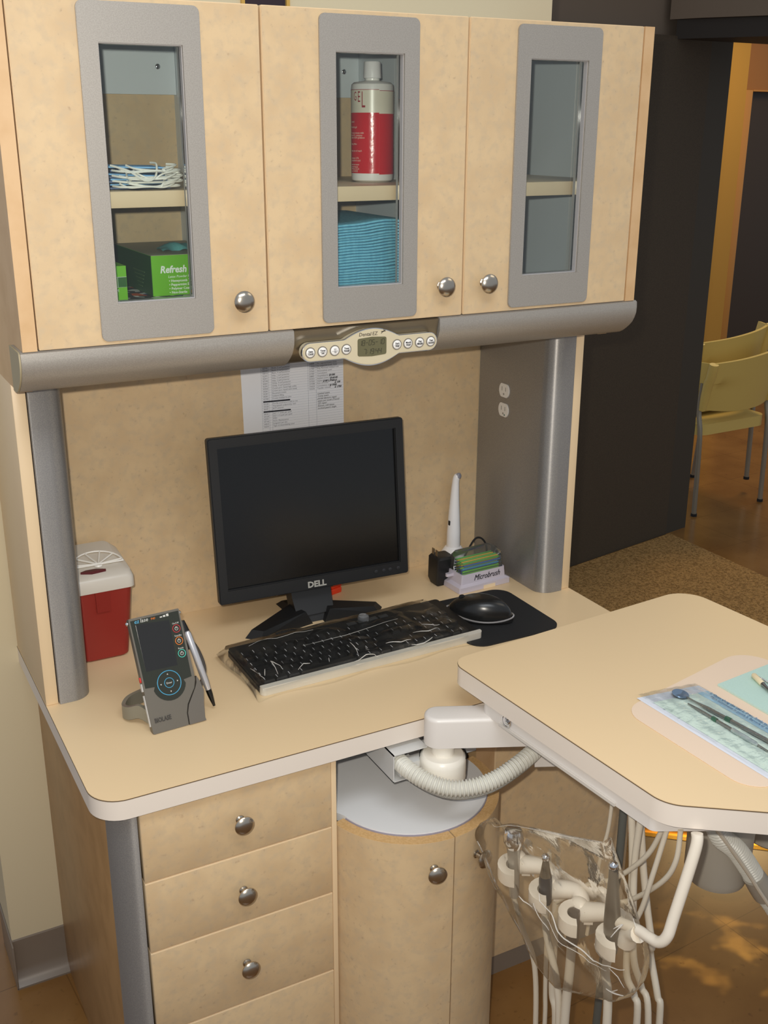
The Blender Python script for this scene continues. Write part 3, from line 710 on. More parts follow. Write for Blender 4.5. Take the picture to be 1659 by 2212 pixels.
part('tab', tabm, mat('red_tab', (134, 38, 31), .36), bd)
LIDM = mat('translucent_white', (206, 198, 186), .3)
lid = loft([rr3(.0585, .1645, .2355, .353, .1300, .012), rr3(.0590, .1640, .2360, .353, .1480, .012), rr3(.0610, .1610, .2420, .353, .1560, .012, dz=.010), rr3(.0680, .1480, .2600, .350, .1620, .012, dz=.016)])
ld = part('lid', lid, LIDM, sb, label='milky white lid')
def lidz(y): return .1625+.0165*(y-.26)/.09
fan = MB()
fc = Vector((.112, .2700)); 
for a in (8, 40, 72, 108, 140, 172):
    p0 = fc; p1 = fc+Vector((math.cos(R(a))*.042, math.sin(R(a))*.042))
    fan.tube([(p0.x, p0.y, lidz(p0.y)+.0030), (p1.x, p1.y, lidz(p1.y)+.0030)], .0014, 6)
fan.tube([(fc.x+.042*math.cos(R(a)), fc.y+.042*math.sin(R(a)), lidz(fc.y+.042*math.sin(R(a)))+.0030) for a in range(0, 181, 12)], .0015, 6)
fan.lathe([(.007, 0), (.006, .003), (0, .0035)], (fc.x, fc.y, lidz(fc.y)), Z, 16)
fan.tube([(fc.x-.043, fc.y, lidz(fc.y)+.0028), (fc.x+.043, fc.y, lidz(fc.y)+.0028)], .0015, 6)
part('rotor', fan, mat('rotor_white', (238, 234, 226), .3), ld, label='fan shaped turning insert')
part('slot', MB().prism([(.078, .2545), (.096, .2500), (.120, .2520), (.106, .2600), (.088, .2600)], .1580, .1640), mat('slot_dark_red', (84, 18, 24), .5), ld)

# --- monitor
mo = thing('monitor', 'black flat monitor switched off, standing before the beige back panel', 'monitor', (.4948, .2334, .2154), rot=Matrix.Rotation(-.0525, 4, 'Z').to_euler())
tilt = Matrix.Rotation(-.1082, 4, 'X')
mw, mh = .186, .1494
bz = MB().prism(rrect(-mw, mw, -mh, mh, .005), -.001, .010, ax='y', holes=[[(-.1685, -.1240), (-.1685, .1300), (.1685, .1300), (.1685, -.1240)]])
bz.prism(rrect(-mw+.002, mw-.002, -mh+.002, mh-.002, .004), -.0035, -.0009, ax='y', holes=[[(-.1700, -.1255), (-.1700, .1315), (.1700, .1315), (.1700, -.1255)]])
bez = part('bezel', bz.xf(tilt), BLACK, mo)
bk = loft([[Vector((p[0], .009, p[1])) for p in rrect(-mw, mw, -mh, mh, .005)], [Vector((p[0], .022, p[1])) for p in rrect(-mw+.004, mw-.004, -mh+.004, mh-.004, .008)], [Vector((p[0], .055, p[1])) for p in rrect(-.12, .12, -.105, .095, .02)]])
part('back_shell', bk.xf(tilt), BLACK, mo)
part('screen', MB().box(-.1690, .1690, .0028, .0060, -.1245, .1305).xf(tilt), BLACKG, mo, label='dark screen')
part('logo', text_mb('DELL', .0155, (-.0015, -.0036, -.1445), X, Z, ext=.0004, align='CENTER', bold=.0006, sx=1.05).xf(tilt), mat('logo_silver', (190, 188, 180), .35, metal=.4), bez)
bb = MB()
for k, x in enumerate((.118, .134, .147, .164)): bb.lathe([(.0038, 0), (.0036, .0010), (.002, .0014)], (x, -.0034, -.1365), (0, -1, 0), 16)
part('buttons', bb.xf(tilt), mat('button_dark', (44, 44, 46), .3), bez)
# stand in room-like axes (own frame, un-tilted); worktop is at z = -.2154
zt = -.2154
nk = loft([[Vector((-.040, -.016, zt+.0150)), Vector((.034, -.012, zt+.0150)), Vector((.034, .030, zt+.012)), Vector((-.040, .030, zt+.012))],
           [Vector((-.042, .005, zt+.045)), Vector((.036, .005, zt+.045)), Vector((.036, .040, zt+.045)), Vector((-.042, .040, zt+.045))],
           [Vector((-.045, .022, -.09)), Vector((.036, .022, -.09)), Vector((.036, .055, -.09)), Vector((-.045, .055, -.09))]])
part('neck', nk, BLACK, mo)
part('hinge', MB().lathe([(.015, -.062), (.017, -.059), (.017, .050), (.015, .053)], (0, .040, zt+.058), X, 20), BLACK, mo)
def foot(pts, h0, h1):
    b = [Vector((p[0], p[1], zt+.0003)) for p in pts]; c = sum((Vector(p).to_2d() for p in pts), Vector((0, 0)))/len(pts)
    t_ = [Vector((c.x+(p[0]-c.x)*.80, c.y+(p[1]-c.y)*.80, zt+h)) for p, h in zip(pts, (h0, h0, h1, h1))]
    return loft([b, t_])
part('foot', foot([(-.146, -.030), (-.124, -.050), (-.012, -.022), (-.030, .035)], .014, .026), BLACK, mo)
part('foot', foot([(.135, -.008), (.120, -.030), (.010, -.026), (.012, .030)], .014, .024), BLACK, mo)
part('rear_foot', foot([(-.045, .09), (.045, .09), (.034, -.015), (-.036, -.015)], .010, .020), BLACK, mo)

# --- red clip behind the monitor
rc_ = MB().box(-.020, .018, -.012, .012, 0, .012, bev=.002).box(-.012, .020, -.010, .010, .012, .022, bev=.002).box(-.004, .016, -.013, .008, .022, .028, bev=.002)
solo('clip', rc_, mat('red_orange_plastic', (226, 62, 28), .4), (.572, .325, .0004), 'small orange red plastic clip on the worktop behind the monitor stand', 'clip', rot=(0, 0, R(15)))

# --- mouse pad, mouse
solo('mouse_pad', MB().prism(rrect(.690, .883, -.018, .186, .032, 8), .0002, .0028), BLACKR, (.787, .085, 0), 'black mouse pad with rounded corners on the worktop', 'mouse pad')
ms = thing('mouse', 'black computer mouse with a silver side line on the black pad', 'mouse', (.766, .086, .0030), rot=(0, 0, R(42)))
# own frame: length along y (front at +y ... nose at -x side of the photo)
def mouse_shell(z0, sc, top):
    mb = MB()
    def f(u, v):
        a = 2*PI*u; L = .064; wv = .030*(1+.12*math.cos(a)) if True else .03
        x = wv*math.sin(a)*(1-.12*math.cos(2*a)); y = L*math.cos(a)
        k = math.sin(v*PI/2); s_ = math.cos(v*PI/2)**.55
        hz = .036*(1-.25*(y*s_/L) ** 2 - .12*(y*s_/L))
        return Vector((x*s_*sc, y*s_*sc, z0+hz*k if top else z0))
    return mb.grid(f, 36, 10)
part('shell', mouse_shell(.0085, .97, True), mat('mouse_black', (28, 28, 28), .25), ms)
base = []
for s_, z in ((.90, .0), (1.0, .003), (1.0, .008)):
    base.append([Vector((.030*(1+.12*math.cos(a))*math.sin(a)*(1-.12*math.cos(2*a))*s_, .064*math.cos(a)*s_, z)) for a in (2*PI*k/36 for k in range(36))])
part('base', loft(base), BLACK, ms)
rim = [Vector((.030*(1+.12*math.cos(a))*math.sin(a)*(1-.12*math.cos(2*a))*1.005, .064*math.cos(a)*1.005, .0098+.004*math.cos(2*a+.6))) for a in (2*PI*k/48 for k in range(49))]
part('trim_line', MB().tube(rim, .0016, 6, caps=False), mat('satin_silver', (222, 220, 222), .28, metal=.75), ms, label='silver trim line')
part('wheel', MB().lathe([(.006, -.003), (.007, 0), (.006, .003)], (0, .035, .0345), X, 16), BLACKR, ms)

# --- keyboard under clear film
kb = thing('keyboard', 'black and silver keyboard under clear film in front of the monitor', 'keyboard', (.2947, -.0015, 0), rot=(R(3.2), 0, R(1.9)))
KL, KD = .430, .152
part('base', MB().prism(rrect(0, KL, 0, KD, .010), .0010, .0090), mat('kb_black', (24, 24, 25), .4), kb)
part('front_trim', MB().prism(rrect(-.0006, KL+.0006, -.0012, .010, .006, rs=(.008, .008, .001, .001)), .0003, .0150), mat('kb_silver', (216, 210, 198), .35, metal=.15), kb, label='silver front edge')
part('deck', MB().prism(rrect(.002, KL-.002, .0105, KD-.001, .006), .0090, .0125), mat('kb_deck', (18, 18, 19), .5), kb)
KEYM = mat('key_black', (30, 30, 31), .35); keyc = {}
def keymesh(w):
    if w not in keyc:
        me = bpy.data.meshes.new('key'); h0, h1 = .0001, .0062; d = .0155
        r0 = [(-w/2, -d/2, h0), (w/2, -d/2, h0), (w/2, d/2, h0), (-w/2, d/2, h0)]
        r1 = [(-w/2+.0018, -d/2+.0016, h1), (w/2-.0018, -d/2+.0016, h1), (w/2-.0018, d/2-.0026, h1), (-w/2+.0018, d/2-.0026, h1)]
        me.from_pydata(r0+r1, [], [[0, 1, 5, 4], [1, 2, 6, 5], [2, 3, 7, 6], [3, 0, 4, 7], [4, 5, 6, 7], [3, 2, 1, 0]]); me.materials.append(KEYM); keyc[w] = me
    return keyc[w]
U = .0178; lg = MB(); nkeys = 0
def key(x, y, w=1):
    global nkeys
    o = bpy.data.objects.new('key', keymesh(round(w*U-.0012, 5))); col.objects.link(o); o.parent = kb; o.location = (x+w*U/2, y, .0125); nkeys += 1
    lg.box(x+.0042, x+.0049, y-.0030, y+.0050, .01872, .01890)  # white bar painted as the glint at each key gap
rows = [.020, .0375, .0550, .0725, .0900]
for r, yv in enumerate(rows):
    x = .008
    lay = {0: [1.25, 1.25, 1.25, 6.0, 1.25, 1.25, 1.25, 1.5], 1: [2.25]+[1]*10+[2.75], 2: [1.75]+[1]*11+[2.25], 3: [1.5]+[1]*12+[1.5], 4: [1]*13+[2]}[r]
    for w in lay: key(x, yv, w); x += w*U
x0 = .008+15*U+.005
for k in range(3): key(x0+k*U, rows[0])
key(x0+U, rows[1])
for r in (3, 4):
    for k in range(3): key(x0+k*U, rows[r])
x1 = x0+3*U+.005
for r in range(5):
    for k in range(4):
        if (r == 0 and k == 1) or (k == 3 and r in (1, 3)): continue
        key(x1+k*U, rows[r], 1)
for k in range(13):
    if nkeys < 99: key(.008+k*1.15*U, .1110, 1)
part('key_glints', lg, mat('glint_white', (226, 226, 230), .5), kb, label='small white bars painted as glints on the keys')
med = MB()
for k in range(4): med.box(.225+.022*k, .243+.022*k, .128, .138, .0125, .0150, bev=.0008)
part('media_keys', med, mat('media_grey', (70, 70, 70), .35), kb)
part('volume_knob', MB().lathe([(.0105, 0), (.0105, .006), (.009, .0085), (.0, .009)], (.262, .139, .0125), Z, 24), mat('knob_silver', (200, 200, 202), .25, metal=.5), kb, label='silver volume knob')
# film
FILM = film('clear_wrap', (254, 254, 252), .10, ior=1.24, haze=.012, bump=(80, .5, .002))
random.seed(5)
def tri_(x): x = x/(2*PI); return 4*abs(x-math.floor(x+.5))-1
ph = []
for _ in range(8):
    an_ = random.uniform(.2, PI-.2); wl = random.uniform(.05, .14); ph.append((2*PI/wl*math.cos(an_), 2*PI/wl*math.sin(an_), random.uniform(0, 6.28), wl*random.uniform(.012, .028)))
def wrap(u, v):
    x = -.012+(KL-.020)*u; y = -.012+(KD+.024)*v
    ex = min(1, max(0, min(u, 1.25-u)/.05)); ey = min(1, max(0, min(v, 1-v)/.13))
    base = .0205*(ex*ey)**.5
    s_ = sum(a*tri_(fx*x+fy*y+p+.7*math.sin(21*x+33*y+p)) for fx, fy, p, a in ph)
    wob = .004*math.sin(40*x)*(1-ey)+.003*math.sin(75*y)*(1-ex)
    # never under the key tops
    inside = 0 < x < KL and 0 < y < KD
    z = base+abs(s_)*(.9 if inside else .6)+(.0012 if inside else 0)
    if inside: z = max(z, .0196)
    rim_ = .0010+.004*ex*ey
    return Vector((x+(.004*math.sin(33*y) if ex < .9 else 0), y+wob, max(z, rim_)))
kcov = solo('keyboard_cover', MB().grid(wrap, 150, 64), FILM, (.2947, -.0015, .0), 'clear crinkled plastic film wrapped over the keyboard', 'plastic cover', rot=(R(3.0), 0, R(1.9)), sharp=180)

random.seed(21)
KFOLD_GLINT = mat('film_fold_glint', (250, 246, 238), .12, spec=1, alpha=.55)  # pale tubes along the film folds, painted as their highlights
def kfold_glint(path, r, n=8):
    pts = []
    for (u0, v0), (u1, v1) in zip(path[:-1], path[1:]):
        for k in range(n):
            t_ = k/n; pts.append(wrap(u0+(u1-u0)*t_, v0+(v1-v0)*t_)+Vector((0, 0, .0006)))
    m_ = len(pts); return MB().tube(pts, r, 6, rads=[r*(.3+.7*math.sin(PI*(i+.3)/m_)) for i in range(m_)])
km = MB()
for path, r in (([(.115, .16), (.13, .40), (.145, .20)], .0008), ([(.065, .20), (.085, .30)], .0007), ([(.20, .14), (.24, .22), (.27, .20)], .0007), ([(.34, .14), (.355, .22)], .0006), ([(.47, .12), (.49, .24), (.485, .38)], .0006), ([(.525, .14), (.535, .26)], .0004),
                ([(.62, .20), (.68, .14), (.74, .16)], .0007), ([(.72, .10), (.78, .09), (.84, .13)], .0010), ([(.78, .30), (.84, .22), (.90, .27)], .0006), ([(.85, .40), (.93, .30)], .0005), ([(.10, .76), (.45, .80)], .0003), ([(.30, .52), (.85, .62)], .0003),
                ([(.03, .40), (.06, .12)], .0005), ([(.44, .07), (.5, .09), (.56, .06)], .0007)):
    q = kfold_glint(path, r); km.add(q.v, q.f)
part('fold_glints', km, KFOLD_GLINT, kcov, label='highlights of the film folds, made as pale strips')

# --- laser unit
lz = thing('laser_unit', 'grey hand-sized laser console with dark screen and blue dial, leaning on the worktop', 'laser console', (.1449, -.0337, .001), rot=(0, 0, .0603))
T_ = Matrix.Rotation(-.4647, 4, 'X')
LW, LH = .0405, .178
GREYL = mat('laser_grey', (112, 106, 96), .38, metal=.35); DGL = mat('laser_dark_glass', (44, 46, 36), .12, coat=.3)
outline = [(-LW, 0), (.0160, 0), (.0165, .004), (.0172, .018), (.0215, .031), (.0300, .043), (.0375, .053), (.0415, .0650), (.0420, .075), (.0412, .110), (LW, LH), (-LW, LH)]
mainb = part('body', MB().prism(round_poly(outline, [.002]+[0]*9+[.002, .002], 3), -.012, .0, ax='y').xf(T_ @ Matrix.Translation((0, .012, 0))), GREYL, lz)
side = [(.0172, 0), (.0445, 0), (.0435, .005), (.0462, .0256), (.0505, .0460), (.0480, .0600), (.0440, .0700), (.0432, .0680), (.0420, .060), (.0386, .053), (.0310, .042), (.0227, .030), (.0184, .018), (.0176, .004)]
part('side_rest', MB().prism(side, -.014, .004, ax='y').xf(T_ @ Matrix.Translation((0, .012, 0))), mat('laser_grey_rest', (108, 102, 94), .42, metal=.3), lz, label='grey rest along the lower right edge')
def face(mb): return mb.xf(T_)
glass = [(-.0378, .0701), (-.0231, .0690)]+[(.0000+.0262*math.cos(R(a)), .0690+.0262*math.sin(R(a))) for a in range(192, 349, 12)]+[(.0234, .0693), (.0370, .0711), (.0386, .1745), (-.0385, .1745)]
part('dark_glass', face(MB().prism(glass, -.0006, .0002, ax='y')), DGL, lz, label='dark glossy front')
part('screen', face(MB().prism([(-.0312, .0945), (.0190, .0930), (.0214, .1635), (-.0314, .1675)], -.0009, -.0004, ax='y')), mat('laser_screen', (38, 38, 38), .2), lz)
def ring(mbx, x, z, r, w, y=-.0012): mbx.prism(circ(x, z, r, 40), y, y+.0006, ax='y', holes=[circ(x, z, r-w, 40)[::-1]]); return mbx
CY = mat('cyan_print', (70, 160, 200), .4); RDP = mat('red_print', (190, 44, 48), .4); ORP = mat('orange_print', (226, 120, 30), .4); TQP = mat('turquoise_print', (80, 200, 180), .4)
part('dial', face(ring(ring(MB(), .0002, .0700, .0190, .0010), .0002, .0700, .0078, .0008)), CY, lz, label='blue ringed dial')
for (z, m_, nm) in ((.1481, RDP, 'red ringed button'), (.1288, ORP, 'orange ringed button'), (.1089, TQP, 'turquoise ringed button')):
    bq = part('button', face(ring(MB(), .0298, z, .0063, .0009)), m_, lz, label=nm)
    q = ring(MB(), .0298, z, .0028, .0006); q.box(.0294, .0302, -.0012, -.0007, z, z+.0034)
    q2 = text_mb({.1481: 'On/Off', .1288: 'Standby', .1089: 'Ready'}[z], .0036, (.0298, -.0011, z+.0072), X, Z, align='CENTER'); q.add(q2.v, q2.f)
    part('symbol', face(q), mat('pale_print', (206, 204, 196), .5), bq)
q = text_mb('Enter', .0042, (.0002, -.0012, .0686), X, Z, align='CENTER')
for (dx, dz, a) in ((0, .0132, 0), (0, -.0132, 180), (.0132, 0, -90), (-.0132, 0, 90)):
    q.prism([(.0002+dx+.0014*math.cos(R(a+90+k*120)), .0700+dz+.0014*math.sin(R(a+90+k*120))) for k in range(3)], -.0012, -.0007, ax='y')
for k in range(3): q.box(.0080+.0052*k, .0118+.0052*k, -.0010, -.0005, .1698, .1716+.0010*k)
part('symbols', face(q), MATS['pale_print'], lz)
part('lettering', face(text_mb('ez', .0085, (-.0330, -.0010, .1692), X, Z, shear=.2)), mat('logo_blue', (90, 180, 220), .4), lz)
part('lettering', face(text_mb('lase', .0085, (-.0238, -.0010, .1692), X, Z, shear=.2)), MATS['pale_print'], lz)
part('lettering', face(text_mb('940', .0048, (-.0070, -.0010, .1696), X, Z, shear=.2)), ORP, lz)
part('lettering', face(text_mb('BIOLASE', .0098, (-.0346, -.0006, .0160), X, Z, ext=.0005, bold=.0002, sx=.72)), mat('embossed_grey', (58, 54, 50), .4), lz)
part('side_ports', MB().box(-LW-.0012, -LW, .004, .009, .012, .060).box(-LW-.0014, -LW, .003, .010, .066, .078).xf(T_), mat('port_white', (206, 204, 200), .35), lz, label='pale ports on the left edge')
part('red_stop', MB().box(-LW-.0016, -LW+.0004, .003, .009, .080, .088, bev=.0005).xf(T_), mat('stop_red', (214, 40, 34), .4), lz, label='red stop button')
st = MB()
for sx in (-1, 1): st.sphere((sx*(LW+.0012), .006, .1715), .0032, 10)
part('studs', st.xf(T_), CHROME, lz)
loop_pts = [(-.0345, .030, .012), (-.046, .042, .020), (-.058, .056, .014), (-.060, .075, .010), (-.045, .095, .010), (-.020, .102, .012)]
lp = MB(); lpp, _ = smooth_path([Vector(p) for p in loop_pts], 8)
for off_, hh in ((0, .010),):
    rings = []
    for i, p in enumerate(lpp):
        t_ = (lpp[min(i+1, len(lpp)-1)]-lpp[max(i-1, 0)]).normalized(); n_ = Vector((-t_.y, t_.x, 0)).normalized()
        rings.append([p+n_*.003+Z*(-.0095), p-n_*.003+Z*(-.0095), p-n_*.003+Z*.0125, p+n_*.003+Z*.0125])
    ll = loft(rings); lp.add(ll.v, ll.f)
zmin = min(v.z for v in lp.v)
for v in lp.v: v.z -= zmin
part('stand_loop', lp, mat('laser_grey_loop', (140, 136, 122), .4, metal=.3), lz, label='grey loop of the stand')
# stand wedge behind
part('stand', MB().prism([(.010, .0005), (.080, .0005), (.072, .012), (.030, .040)], -.030, .030, ax='x'), MATS['laser_grey_loop'], lz)
lh = thing('laser_handpiece', 'slim silver laser handpiece with black tip propped on the right of the grey console', 'handpiece', (.2, .02, .03))
pa, pb_ = Vector((.1855, .028, .128)), Vector((.2125, -.004, .0060))
dirv = (pb_-pa).normalized()
part('barrel', MB().tube([pa+dirv*t_ for t_ in (0, .004, .05, .085, .1)], .005, 16, rads=[.0034, .0052, .0058, .0056, .0044]), mat('satin_silver', (222, 220, 222), .28, metal=.75), lh)
part('tip', MB().tube([pa+dirv*t_ for t_ in (.1, .108, .118, .1285)], .004, 14, rads=[.0046, .0044, .0034, .0020]), BLACKG, lh, label='black tip')
part('holder_clip', MB().tube([pa+Vector((-.002, .020, .010)), pa+Vector((.000, .013, -.010)), pa+Vector((.004, .008, -.034))], .006, 10, rads=[.005, .0095, .006]), BLACK, lh, label='black clip')
part('fibre', MB().tube([pa+Vector((0, .008, -.01)), pa+Vector((.018, .012, -.04)), pa+Vector((.026, .006, -.075)), pa+Vector((.016, .0, -.10))], .0035, 8, sub=6), mat('fibre_grey', (70, 66, 64), .4), lh, label='dark coiled fibre lead')

# --- intraoral camera / curing wand
wd = thing('dental_wand', 'white tapered dental wand standing in its round charging base near the silver panel', 'dental wand', (.858, .333, 0))
WP = mat('wand_white', (238, 236, 236), .22)
part('charging_base', MB().lathe([(.030, 0), (.0315, .004), (.0305, .016), (.0260, .032), (.0185, .043), (.0165, .045)], (.858, .333, 0.0003), Z, 32), WP, wd)
part('handle', MB().tube([(.858, .333, .040), (.858, .333, .075), (.858, .333, .110), (.8585, .333, .150), (.8595, .3325, .185), (.8610, .3315, .1955), (.8630, .3300, .2000)], .01, 20, rads=[.0145, .0140, .0122, .0095, .0073, .0070, .0058], sub=5), WP, wd)
part('head', MB().lathe([(.0062, 0), (.0062, .004), (.0045, .0055)], (.8632, .3305, .1985), (.45, -.8, .15), 18), mat('wand_lens', (150, 150, 160), .2), wd, label='grey lens head')
part('switch', MB().box(.8445, .8475, .328, .334, .094, .104, bev=.001), BLACK, wd)
# charger
cg = thing('power_adapter', 'black power adapter standing beside the white wand, prongs upward', 'adapter', (.789, .268, 0))
part('body', loft([rr3(.774, .806, .254, .284, .0005, .003), rr3(.770, .808, .252, .288, .012, .004), rr3(.772, .812, .250, .290, .056, .004), rr3(.776, .810, .254, .288, .060, .004)]), BLACK, cg)
part('prong', MB().box(.7775, .7790, .262, .270, .0595, .0735), NICK, cg); part('prong', MB().box(.7775, .7790, .276, .284, .0595, .0735), NICK, cg)
solo('power_cable', MB().tube([(.812, .272, .030), (.838, .290, .012), (.856, .298, .018), (.872, .302, .040), (.890, .303, .0640), (.905, .303, .0655), (.916, .300, .052), (.917, .296, .03), (.905, .290, .0035), (.880, .300, .0025), (.860, .300, .0025)], .0020, 8, sub=6), BLACKR, (.88, .3, .0025), 'thin black cable looping up behind the applicator case', 'cable')
# microbrush dispenser
mbx = thing('applicator_case', 'clear and lilac applicator case lettered Microbrush, full of green and blue sticks', 'applicator case', (.852, .232, 0), rot=(0, 0, R(3.3)))
LIL = mat('lilac_plastic', (200, 192, 202), .3); CLR = film('clear_case', (248, 250, 250), .05, ior=1.30, haze=.06)
part('base', loft([rr3(-.062, .062, -.030, .030, .0005, .003), rr3(-.062, .062, -.030, .030, .012, .003), rr3(-.054, .054, -.024, .028, .016, .003), rr3(-.052, .052, -.023, .027, .036, .003)]).prism(rrect(-.068, .068, .006, .014, .003), .026, .032), LIL, mbx)
part('front_notch', MB().box(-.004, .024, -.0312, -.0290, .0004, .008), mat('cream_notch', (236, 214, 180), .5), mbx)
part('cover', loft([rr3(-.050, .050, -.022, .026, .0362, .006), rr3(-.049, .049, -.020, .026, .066, .008), rr3(-.044, .044, -.010, .022, .073, .008)]), CLR, mbx, label='clear cover')
part('lettering', text_mb('Microbrush', .0170, (-.024, -.0240, .0200), X, Z, ext=.0003, shear=.35, sx=.80), INKB, mbx)
cols = [(110, 190, 60), (40, 90, 160), (60, 150, 190), (150, 200, 70), (50, 110, 180), (200, 170, 60), (90, 180, 80)]
random.seed(3)
k = 0
for row in range(4):
    for j in range(5):
        yv = -.014+.0072*j; zv = .0385+.0058*row; s = cols[(row*2+j) % len(cols)] if row < 3 else cols[5 if j % 2 else 6]
        o = solo('applicator_stick', MB().tube([(-.044, 0, 0), (.044, 0, 0)], .0019, 6), mat('stick_%d_%d_%d' % s, s, .35), (0, 0, 0),
                 {(110, 190, 60): 'green', (40, 90, 160): 'dark blue', (60, 150, 190): 'teal', (150, 200, 70): 'lime', (50, 110, 180): 'blue', (200, 170, 60): 'amber', (90, 180, 80): 'mid green'}[s]+' applicator stick lying in the clear Microbrush case', 'applicator stick', 'applicator sticks in the clear case', rot=(0, 0, R(3.3)))
        c_, s_ = math.cos(R(3.3)), math.sin(R(3.3)); o.location = (.852-yv*s_+random.uniform(-.002, .002), .232+yv*c_, zv+H)

# ================================================================ delivery tray, arm, holders
# arm assembly and tray form one swivelling unit
A0 = Vector((.5518, -.1577)); ux = Vector((math.cos(R(4.65)), math.sin(R(4.65)))); uy = Vector((math.cos(R(-85.6)), math.sin(R(-85.6))))
TZ = .075
def tp(u, v): return tuple(A0+ux*u+uy*v)       # u to the right along the far edge, v towards the viewer
WT_, DT_ = .528, .60
LC = .4575
tray = thing('delivery_unit', 'dental delivery unit with a cream chamfered table on a pale swivel arm', 'dental unit', (.53, -.21, -.156))
tpoly = [tp(0, 0), tp(0, LC), tp(.118, LC+.100), tp(.41, LC+.100), tp(WT_, LC), tp(WT_, 0)]
trad = [.030, .050, .03, .03, .03, .050]
part('table_top', MB().prism(round_poly(tpoly, trad, 10), TZ-.001, TZ), TOPL, tray)
cg_ = tp(.26, .28)
def grow(pl, g): c = Vector(cg_); return [tuple(Vector(p)+(Vector(p)-c).normalized()*g) for p in pl]
part('glue_line', MB().prism(round_poly(grow(tpoly, .0005), trad, 10), TZ-.0022, TZ-.001), GLUE, tray)
part('edge_band', MB().prism(round_poly(tpoly, trad, 10), TZ-.0335, TZ-.0022), BAND, tray, label='pale edge band')
tub = [tp(.003, .082), tp(.003, LC-.020), tp(.085, LC+.030), tp(.42, LC+.030), tp(.51, LC), tp(.51, .05), tp(.05, .05)]
part('control_box', MB().prism(round_poly(tub, [.02, .012, .02, .02, .02, .02, .02], 6), TZ-.0545, TZ-.0337), PUTTY, tray, label='pale grey control box under the table')
pa_ = Vector(tp(.0026, .125)); pb2 = Vector(tp(.0026, LC-.085))
dd_ = (pb2-pa_).normalized(); n2 = Vector((dd_.y, -dd_.x)); n2 = n2 if n2.x < 0 else -n2
L_ = [pa_, pb2, pb2+n2*.003, pa_+n2*.003]
part('lip', MB().prism([tuple(p) for p in L_], TZ-.0540, TZ-.0495), mat('lip_grey', (206, 200, 192), .3), tray)
sw_c = Vector(tp(.0024, .142))
g3 = Vector((sw_c.x, sw_c.y, TZ-.0390)); swa = Vector((n2.x, n2.y, 0))
part('switch_socket', MB().lathe([(.010, -.003), (.0105, .0012), (.0090, .0016), (.0088, .0006), (.0062, .0006), (.006, .0030), (.001, .0034)], g3, swa, 24), CHROME, tray, label='chrome toggle socket')
# arm
ap_ = Vector((.5080, -.2130)); aend = Vector((.665, -.285)); ad = (aend-ap_).normalized(); an = Vector((-ad.y, ad.x))
hw = .0235
aq = [ap_-ad*.030-an*hw, ap_+ad*.30-an*hw, ap_+ad*.30+an*hw, ap_-ad*.030+an*hw]
b = bmesh.new(); mbA = MB().prism(round_poly([tuple(p) for p in aq], [.022, .004, .004, .022], 8), -.0280, .0215)
me_ = bpy.data.meshes.new('tmp'); me_.from_pydata([tuple(v) for v in mbA.v], [], mbA.f); b.from_mesh(me_); bpy.data.meshes.remove(me_)
bmesh.ops.recalc_face_normals(b, faces=b.faces)
ed = [e for e in b.edges if all(v.co.z > .02 for v in e.verts)]
bmesh.ops.bevel(b, geom=ed, offset=.006, segments=4, affect='EDGES', profile=.5)
part('arm', MB().bm(b), PUTTY, tray, label='pale grey swivel arm')
part('arm_neck', MB().lathe([(.0175, -.050), (.0175, -.0275)], (ap_.x, ap_.y, 0), Z, 28), mat('neck_white', (234, 228, 216), .3), tray)
part('swivel_post', MB().lathe([(.0365, -.0885), (.0365, -.060), (.0352, -.053), (.0315, -.0495), (.017, -.0485)], (ap_.x, ap_.y, 0), Z, 36), MATS['neck_white'], tray, label='cream swivel post')
part('post_seam', MB().lathe([(.0371, -.0880), (.0371, -.055), (.036, -.055)], (ap_.x+.004, ap_.y+.006, 0), Z, 36), BLACKR, tray, label='black rear collar')
# bracket box (open U channel running back under the worktop)
bx0, bx1, by0, by1, bz0, bz1 = .4300, .4900, -.196, .20, -.0900, -.0420
br_ = MB().box(bx0, bx0+.0016, by0, by1, bz0, bz1).box(bx0, bx1, by0, by1, bz1-.0016, bz1).box(bx0, bx1, by0, by1, bz0, bz0+.0016).box(bx1-.0016, bx1, by0+.06, by1, bz0, bz1)
br_.box(bx0+.01, .52, -.200, -.185, bz0+.01, bz0+.03)
part('bracket', br_, mat('bracket_grey', (214, 214, 212), .4), tray, label='grey channel bracket')
part('hose_box', MB().prism([tuple(p) for p in (Vector((.6430, -.270)), Vector((.72, -.306)), Vector((.738, -.268)), Vector((.661, -.232)))], -.083, -.0283), PUTTY, tray)
hp_ = [(.449, -.150, -.066), (.450, -.205, -.066), (.466, -.243, -.072), (.492, -.266, -.078), (.524, -.281, -.076), (.560, -.286, -.070), (.600, -.284, -.058), (.632, -.276, -.051), (.652, -.266, -.050)]
hpp, _ = smooth_path([Vector(p) for p in hp_], 14)
# fine ribs
fine = []; rad = []
for i in range(len(hpp)-1):
    for k in range(5):
        fine.append(hpp[i].lerp(hpp[i+1], k/5))
tot = 0; rads_ = []
for i, p in enumerate(fine):
    if i: tot += (p-fine[i-1]).length
    rads_.append(.0122+.0017*math.cos(2*PI*tot/.0058))
part('corrugated_hose', MB().tube(fine, .013, 16, rads=rads_), HOSE, tray, label='grey corrugated hose')
part('braided_lead', MB().tube([(p[0]+.002, p[1]-.001, p[2]-.0150) for p in hp_], .0040, 8, sub=10), mat('braid_grey', (170, 168, 160), .4, bump=(900, 1, .002)), tray, label='thin braided lead under the hose')
